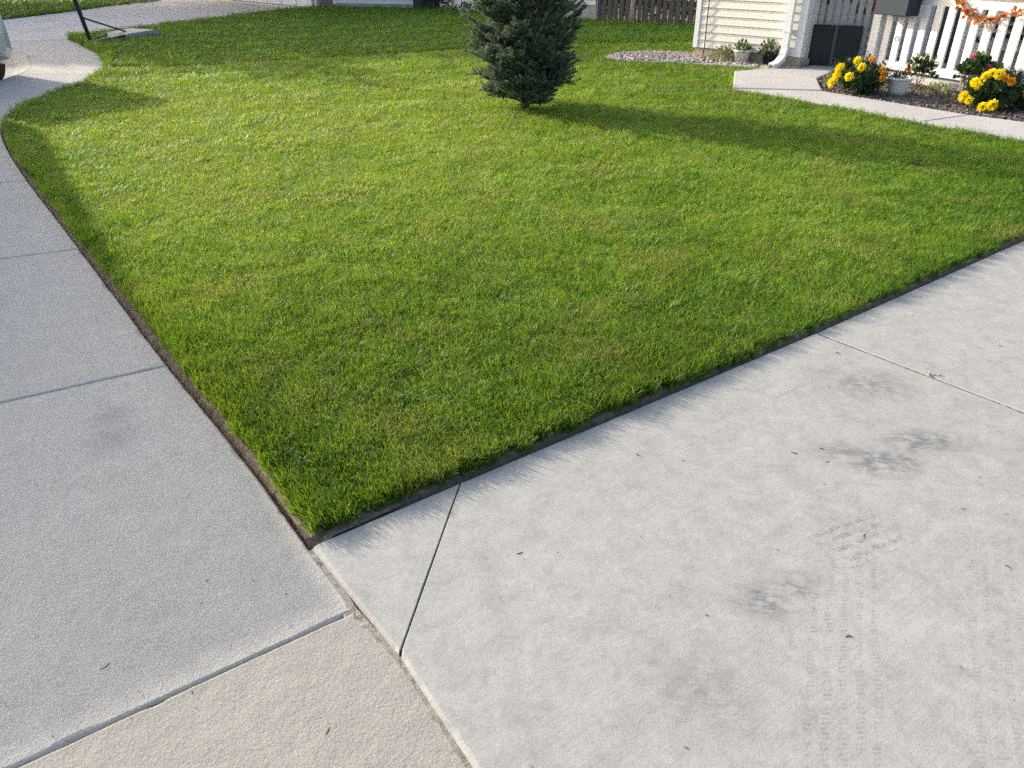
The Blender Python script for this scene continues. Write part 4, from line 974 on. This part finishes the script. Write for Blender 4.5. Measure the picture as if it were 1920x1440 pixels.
# rear right wheel stands by the curb; the car points away up the street
h = rad(90-300); wx, wy = -7.17, 11.04
car.location = (wx - (.82*cos(h) - .80*sin(h)*-1*-1) , wy - (.82*sin(h) + .80*cos(h)*-1), -.125); car.rotation_euler = (0,0,h)
off = Vector((.82,-.80,0)); off.rotate(Matrix.Rotation(h,3,'Z').to_euler()); car.location = (wx-off.x, wy-off.y, -.125)
def make_trailer(L):  # invented vehicle out of view, added so its roof edge shades the sidewalk
    t = thing('shadow_trailer', 'long white cargo trailer added unseen past the left edge to shade the sidewalk', 'trailer', (0,0,0), 0)
    MB().bbox(0,L,-.92,.92,.42,2.12,.02).build('body', m_white, t)
    for k in range(9):
        for sd in (-1,1): MB().box(.05+k*(L-.13)/8,.08+k*(L-.13)/8,sd*.921-.004,sd*.921+.004,.45,2.08).build('seam_strip', m_grey, t)
    MB().bbox(-.012,-.001,-.86,-.005,.48,2.04,.003).build('rear_door', m_white, t); MB().bbox(-.012,-.001,.005,.86,.48,2.04,.003).build('rear_door', m_white, t)
    for sd in (-1,1):
        MB().bbox(-.03,-.013,sd*.78-.07,sd*.78+.07,.55,.64,.004).build('tail_light', m_lamp_red, t)
        MB().prism([(L*.36-.1,.42),(L*.36,.74),(L*.36+1.35,.74),(L*.36+1.45,.42)], sd*.925, sd*1.0, 'y').build('fender', m_metal, t)
        for x in (L*.36+.33, L*.36+1.03):
            o = MB().lathe([(.18,-.10),(.29,-.105),(.32,-.08),(.32,.08),(.29,.105),(.18,.10)], 26).build('wheel', m_tire, t, (x, sd*.82, .32), True, (pi/2,0,0))
            MB().lathe([(0,.05),(.06,.08),(.17,.07),(.185,.09),(.185,-.05)], 18).build('rim', m_rim, o, rot=(0 if sd<0 else pi,0,0))
    MB().prism([(L,-.5),(L+1.1,-.05),(L+1.1,.05),(L,.5)], .38, .46, 'z').build('tongue', m_metal, t)
    MB().tube([(L+.9,0,.0),(L+.9,0,.75)], .035, 8).build('jack', m_metal, t)
    return t
trailer = make_trailer(6.8); h2 = rad(90-326.5)
trailer.rotation_euler = (0,0,h2); r0 = Vector((0,-.92,0)); r0.rotate(Matrix.Rotation(h2,3,'Z').to_euler())
# the roof edge throws its shadow along the joint between sidewalk and driveway
trailer.location = (-5.035+.552*.36-r0.x, 4.75-.834*.36-r0.y, -.125)

# ------------------------------------------------------------------ neighbour's house, fences
nh = thing('neighbor_house', 'white neighbour garage and siding behind the far lawn, brick pier between', 'house', (-4.78,21.34,0))
def wall_frame(parent, x, y, az, label=None):
    return Matrix.Translation((x-nh.location.x, y-nh.location.y, 0)) @ Matrix.Rotation(azr(az),4,'Z')
def onwall(o, mw): o.matrix_local = mw
A1 = wall_frame(nh, -8.35, 24.93, 136)      # garage door wall, runs 5 m to the pier
for k in range(4):
    for j in range(6): onwall(MB().bbox(.10+.78*j,.10+.78*j+.76,0,.05,.02+.54*k,.02+.54*k+.52,.02).build('garage_panel', m_garage, nh), A1)
onwall(MB().box(-2.0,4.9,.06,.3,0,3.0).build('wall_core', m_siding_n, nh), A1)
onwall(MB().bbox(-.1,4.9,-.03,.06,2.19,2.4,.01).build('lintel', m_trim, nh), A1)
# brick pier
A2 = wall_frame(nh, -4.80, 21.36, 110)
bmsh = MB().bbox(0,.195,0,.09,0,.057,.004).mesh('brick', m_brick)
for c_ in range(34):
    for j in range(2):
        o = link('brick', bmsh, nh); o.matrix_local = A2 @ Matrix.Translation((.01+.205*j + (.0 if c_%2 else .01), -.012, .04+.068*c_))
onwall(MB().box(.0,.42,.0,.4,0,2.4).build('pier_core', m_mortar, nh), A2)
A3 = wall_frame(nh, -4.40, 21.22, 110)
sn = siding_mesh('siding_board', 2.2, .11, m_siding_n)
for k in range(22): o = link('siding_board', sn, nh); o.matrix_local = A3 @ Matrix.Translation((.06,0,.14+.11*k))
onwall(MB().box(.05,2.9,.02,.3,0,2.6).build('wall_core', m_siding_n, nh), A3)
onwall(MB().bbox(-.02,.06,-.03,.1,.12,2.6,.006).build('corner_trim', m_trim, nh), A3)
onwall(MB().box(.0,2.26,-.004,.2,-.1,.135).build('foundation', m_curb, nh), A3)
onwall(MB().bbox(2.26,2.95,-.08,.1,0,2.6,.01).build('side_panel', m_slate, nh), A3)
onwall(MB().bbox(2.0,2.09,-.05,.0,.30,.42,.006).build('tap_box', m_metal, nh), A3)
A4 = wall_frame(nh, .80, 17.75, 132)
for k in range(22): o = link('siding_board', sn, nh); o.matrix_local = A4 @ Matrix.Translation((-.85,0,.32+.11*k))
onwall(MB().box(-.85,1.38,.02,.3,0,2.7).build('wall_core', m_siding_n, nh), A4); onwall(MB().box(-.85,1.36,-.01,.2,-.1,.31).build('foundation', m_curb, nh), A4)
onwall(MB().box(-2.5,1.3,3.0,3.2,0,2.7).build('wall_core', m_siding_n, nh), A4)
onwall(MB().prism([(-2.6,2.9),(-.4,2.55),(4,4.8),(8.4,2.55),(8.4,2.65),(4,4.95),(-.4,2.68),(-2.6,3.02)], 0.0, 6.5, 'x').build('roof', m_roof, nh), wall_frame(nh, -8.9, 25.4, 136))
# picket fence in front of the neighbour's yard
pf_ = thing('picket_fence', 'white picket fence at the far end of the neighbour lawn, left of the spruce', 'fence', (-1.62,19.98,0), azr(134.5))
pk = MB().prism([(0,0),(.075,0),(.075,.95),(.0375,1.02),(0,.95)], -.01, .01, 'y').mesh('picket', m_white)
for k in range(20): link('picket', pk, pf_, (.02+.135*k, 0, .04), (0, RNG.uniform(-.01,.01), 0))
for z in (.25,.78): MB().box(0,2.72,.011,.045,z,z+.08).build('rail', m_white, pf_)
for label, x, y, n, r in (('dark green shrub at the left end of the white picket fence', -1.75, 19.85, 500, (.26,.26,.5)),):
    t = thing('garden_shrub', label, 'shrub', (x,y,0)); bush(t, n, (0,0,.3), r, .09, m_leaf_dark, .6); MB().tube([(0,0,0),(0,0,.4)], .02, 6).build('stem', m_bark, t)
for i, (x, y) in enumerate(((-1.36,19.58),(-.95,19.17),(-.56,18.78))):
    t = thing('border_plant', ('low white-flowering border plant by the first fence pickets', 'low white-flowering border plant midway along the visible pickets', 'low white-flowering border plant nearest the spruce')[i], 'plant', (x,y,0), 0, 'border plants along the picket fence')
    bush(t, 160, (0,0,.08), (.22,.15,.18), .06, m_leaf_dark, .5); blossoms(t, m_whitep, [(RNG.uniform(-.18,.18), RNG.uniform(-.15,.0), RNG.uniform(.08,.2)) for _ in range(6)], .04, 12)
# dark board fence
df = thing('board_fence', 'dark weathered board fence in shade between the houses', 'fence', (1.80,16.88,0), azr(127))
for k in range(22):
    wd = RNG.uniform(.085,.11); b = MB().bbox(0,wd,-.01,.012,.03,1.75+RNG.uniform(-.03,.03),.003)
    b.build('board', m_fence, df, (.02+.135*k, RNG.uniform(-.006,.006), 0), rot=(RNG.normal(0,.008), RNG.normal(0,.012), 0))
for z in (.35,1.35): MB().box(0,3.0,.02,.055,z,z+.09).build('rail', m_fence, df)
MB().bbox(-.05,.02,-.02,.06,0,1.8,.004).build('post', m_fence, df)
hg = thing('dark_hedge', 'dark evergreen hedge showing through the gaps of the board fence', 'hedge', (3.1,16.6,0), azr(127))
d = RNG.uniform(-1, 1, (5200,3))*np.array((2.2,.35,.95))+np.array((0,0,1.0)); V, F = leaf_cloud(d, sph(5200), .09, .6, .2); link('foliage', np_mesh('foliage', V, F, m_leaf_dark), hg)
for k in range(6): MB().tube([(-1.9+.75*k,0,0),(-1.9+.75*k,.05,1.6)], [.03,.01], 5).build('stem', m_bark, hg)
# slim pale tree in front of the board fence
tr = thing('slim_tree', 'slim pale-barked young tree trunk in front of the dark board fence', 'tree', (2.41,15.97,0))
MB().tube([(0,0,-.05),(.01,0,.4),(.03,.0,1.2),(.02,.02,2.0),(.05,0,3.0)], [.052,.042,.036,.028,.012], 10).build('trunk', m_bark_pale, tr, smooth=True)
d = sph(1400); P = np.array((0,0,3.0))+d*np.array((.9,.9,1.0))*(RNG.random(1400)**.45)[:,None]
V, F = leaf_cloud(P, d+np.array((0,0,-.2)), .07, .55, .2); link('crown', np_mesh('crown', V, F, m_treeleaf), tr)
for k in range(5): MB().tube([(.02,.02,2.0),(.5*cos(k*1.26),.5*sin(k*1.26),2.9)], [.014,.004], 5).build('limb', m_bark_pale, tr)

# ------------------------------------------------------------------ street trees beyond the frame that shade the far lawn
cl_pts = sph(9000); 
clumps = sph(46)*np.array((2.1,2.1,3.3))*(RNG.random(46)**.35)[:,None]
idx = RNG.integers(0,46,9000); P = clumps[idx]+cl_pts*(RNG.random(9000)**.4*.95)[:,None]
V, F = leaf_cloud(P, cl_pts+np.array((0,0,-.2)), .30, .65, .2); crown_me = np_mesh('crown', V, F, m_treeleaf)
trunk_me = MB().tube([(0,0,-.3),(.03,0,1.5),(0,.05,3.5),(.05,0,6.0)], [.24,.18,.15,.06], 10).mesh('trunk', m_bark, True)
for i, (x, y, s_) in enumerate(((-30.6,26.9,1.05),(-28.0,29,1.12),(-25.4,28.0,1.10),(-22.6,28.8,1.12),(-20.0,28.2,1.09),(-17.8,30.0,1.12),(-33.2,26.4,1.02))):
    t = thing('street_tree', 'broad leafy street tree standing beyond the neighbour drive', 'tree', (x,y,-.1), RNG.random()*6, 'street trees shading the far lawn'); t.scale = (s_,s_,s_)
    link('trunk', trunk_me, t); link('crown', crown_me, t, (0,0,6.2))

# ------------------------------------------------------------------ small litter
V = []; F = []
def clip_(x, y, L, an, w_=.0022, z=.0015):
    i = len(V); c, s = cos(an), sin(an); b = RNG.normal(0,.25)*L
    for t, ww in ((-.5,.5),(0,1),(.5,.4)):
        bx_ = x+c*L*t-s*b*(1-4*t*t)*.5; by_ = y+s*L*t+c*b*(1-4*t*t)*.5
        V.append((bx_-s*w_*ww, by_+c*w_*ww, z+.0015)); V.append((bx_+s*w_*ww, by_-c*w_*ww, z))
    F.extend([(i,i+1,i+3,i+2),(i+2,i+3,i+5,i+4)])
for k in range(75):
    x, y = RNG.uniform(-.1,2.6), RNG.uniform(.6,3.2)
    if y > 1.55 + .685*(x+.59) - .05: continue
    clip_(x, y, RNG.choice([.006,.009,.013,.022], p=[.4,.3,.2,.1]), RNG.random()*6.3, RNG.uniform(.0008,.0019))
for (x, y, L, an) in ((.016,1.559,.02,.3),(1.02,1.61,.022,1.0),(.95,2.02,.024,-.6),(.42,2.02,.014,-.8),(1.05,2.04,.018,-.5),(.83,1.25,.02,.1),(1.36,2.71,.02,-.6)): clip_(x,y,L,an,.0024)
for k in range(26): clip_(RNG.uniform(-1.5,-.5), RNG.uniform(.6,1.5), RNG.uniform(.005,.014), RNG.random()*6.3, .0013, -.0095)
clip_(-.42,1.02,.02,1.3,.002,-.0085); clip_(-1.0,1.2,.025,.9,.0016,-.0085)
o = link('grass_clippings', np_mesh('grass_clippings', V, F, m_dry)); o['kind'] = 'stuff'
lf = thing('fallen_leaf', 'curled brown leaf on the soil edge beside the driveway', 'leaf', (.125,2.118,.012), .5)
V_, F_ = leaf_cloud([(0,0,0)], [(1,.2,.25)], .035, .7, .3); link('blade', np_mesh('blade', V_, F_, m_dry), lf)
lf2 = thing('fallen_petal', 'pale yellow-white bit of leaf lying on the grass tips near the driveway edge', 'leaf', (-.155,2.085,.055), 1.2)
V_, F_ = leaf_cloud([(0,0,0)], [(1,.2,.1)], .022, .7, .2); link('blade', np_mesh('blade', V_, F_, m_leaf_pale), lf2)
cr = MB()
for k in range(14):
    x, y = 1.665+RNG.normal(0,.014), 2.525+RNG.normal(0,.012); s_ = RNG.uniform(.002,.006); q = MB().bbox(-s_,s_,-s_*.7,s_*.7,0,s_*1.1,s_*.35); an = RNG.random()*6
    cr.add([(x+v[0]*cos(an)-v[1]*sin(an), y+v[0]*sin(an)+v[1]*cos(an), v[2]+.001) for v in q.v], q.f)
o = cr.build('stone_crumbs', simple('pinkish_crumb', (.50,.42,.37), .9, .3, 30, .3)); o['kind'] = 'stuff'
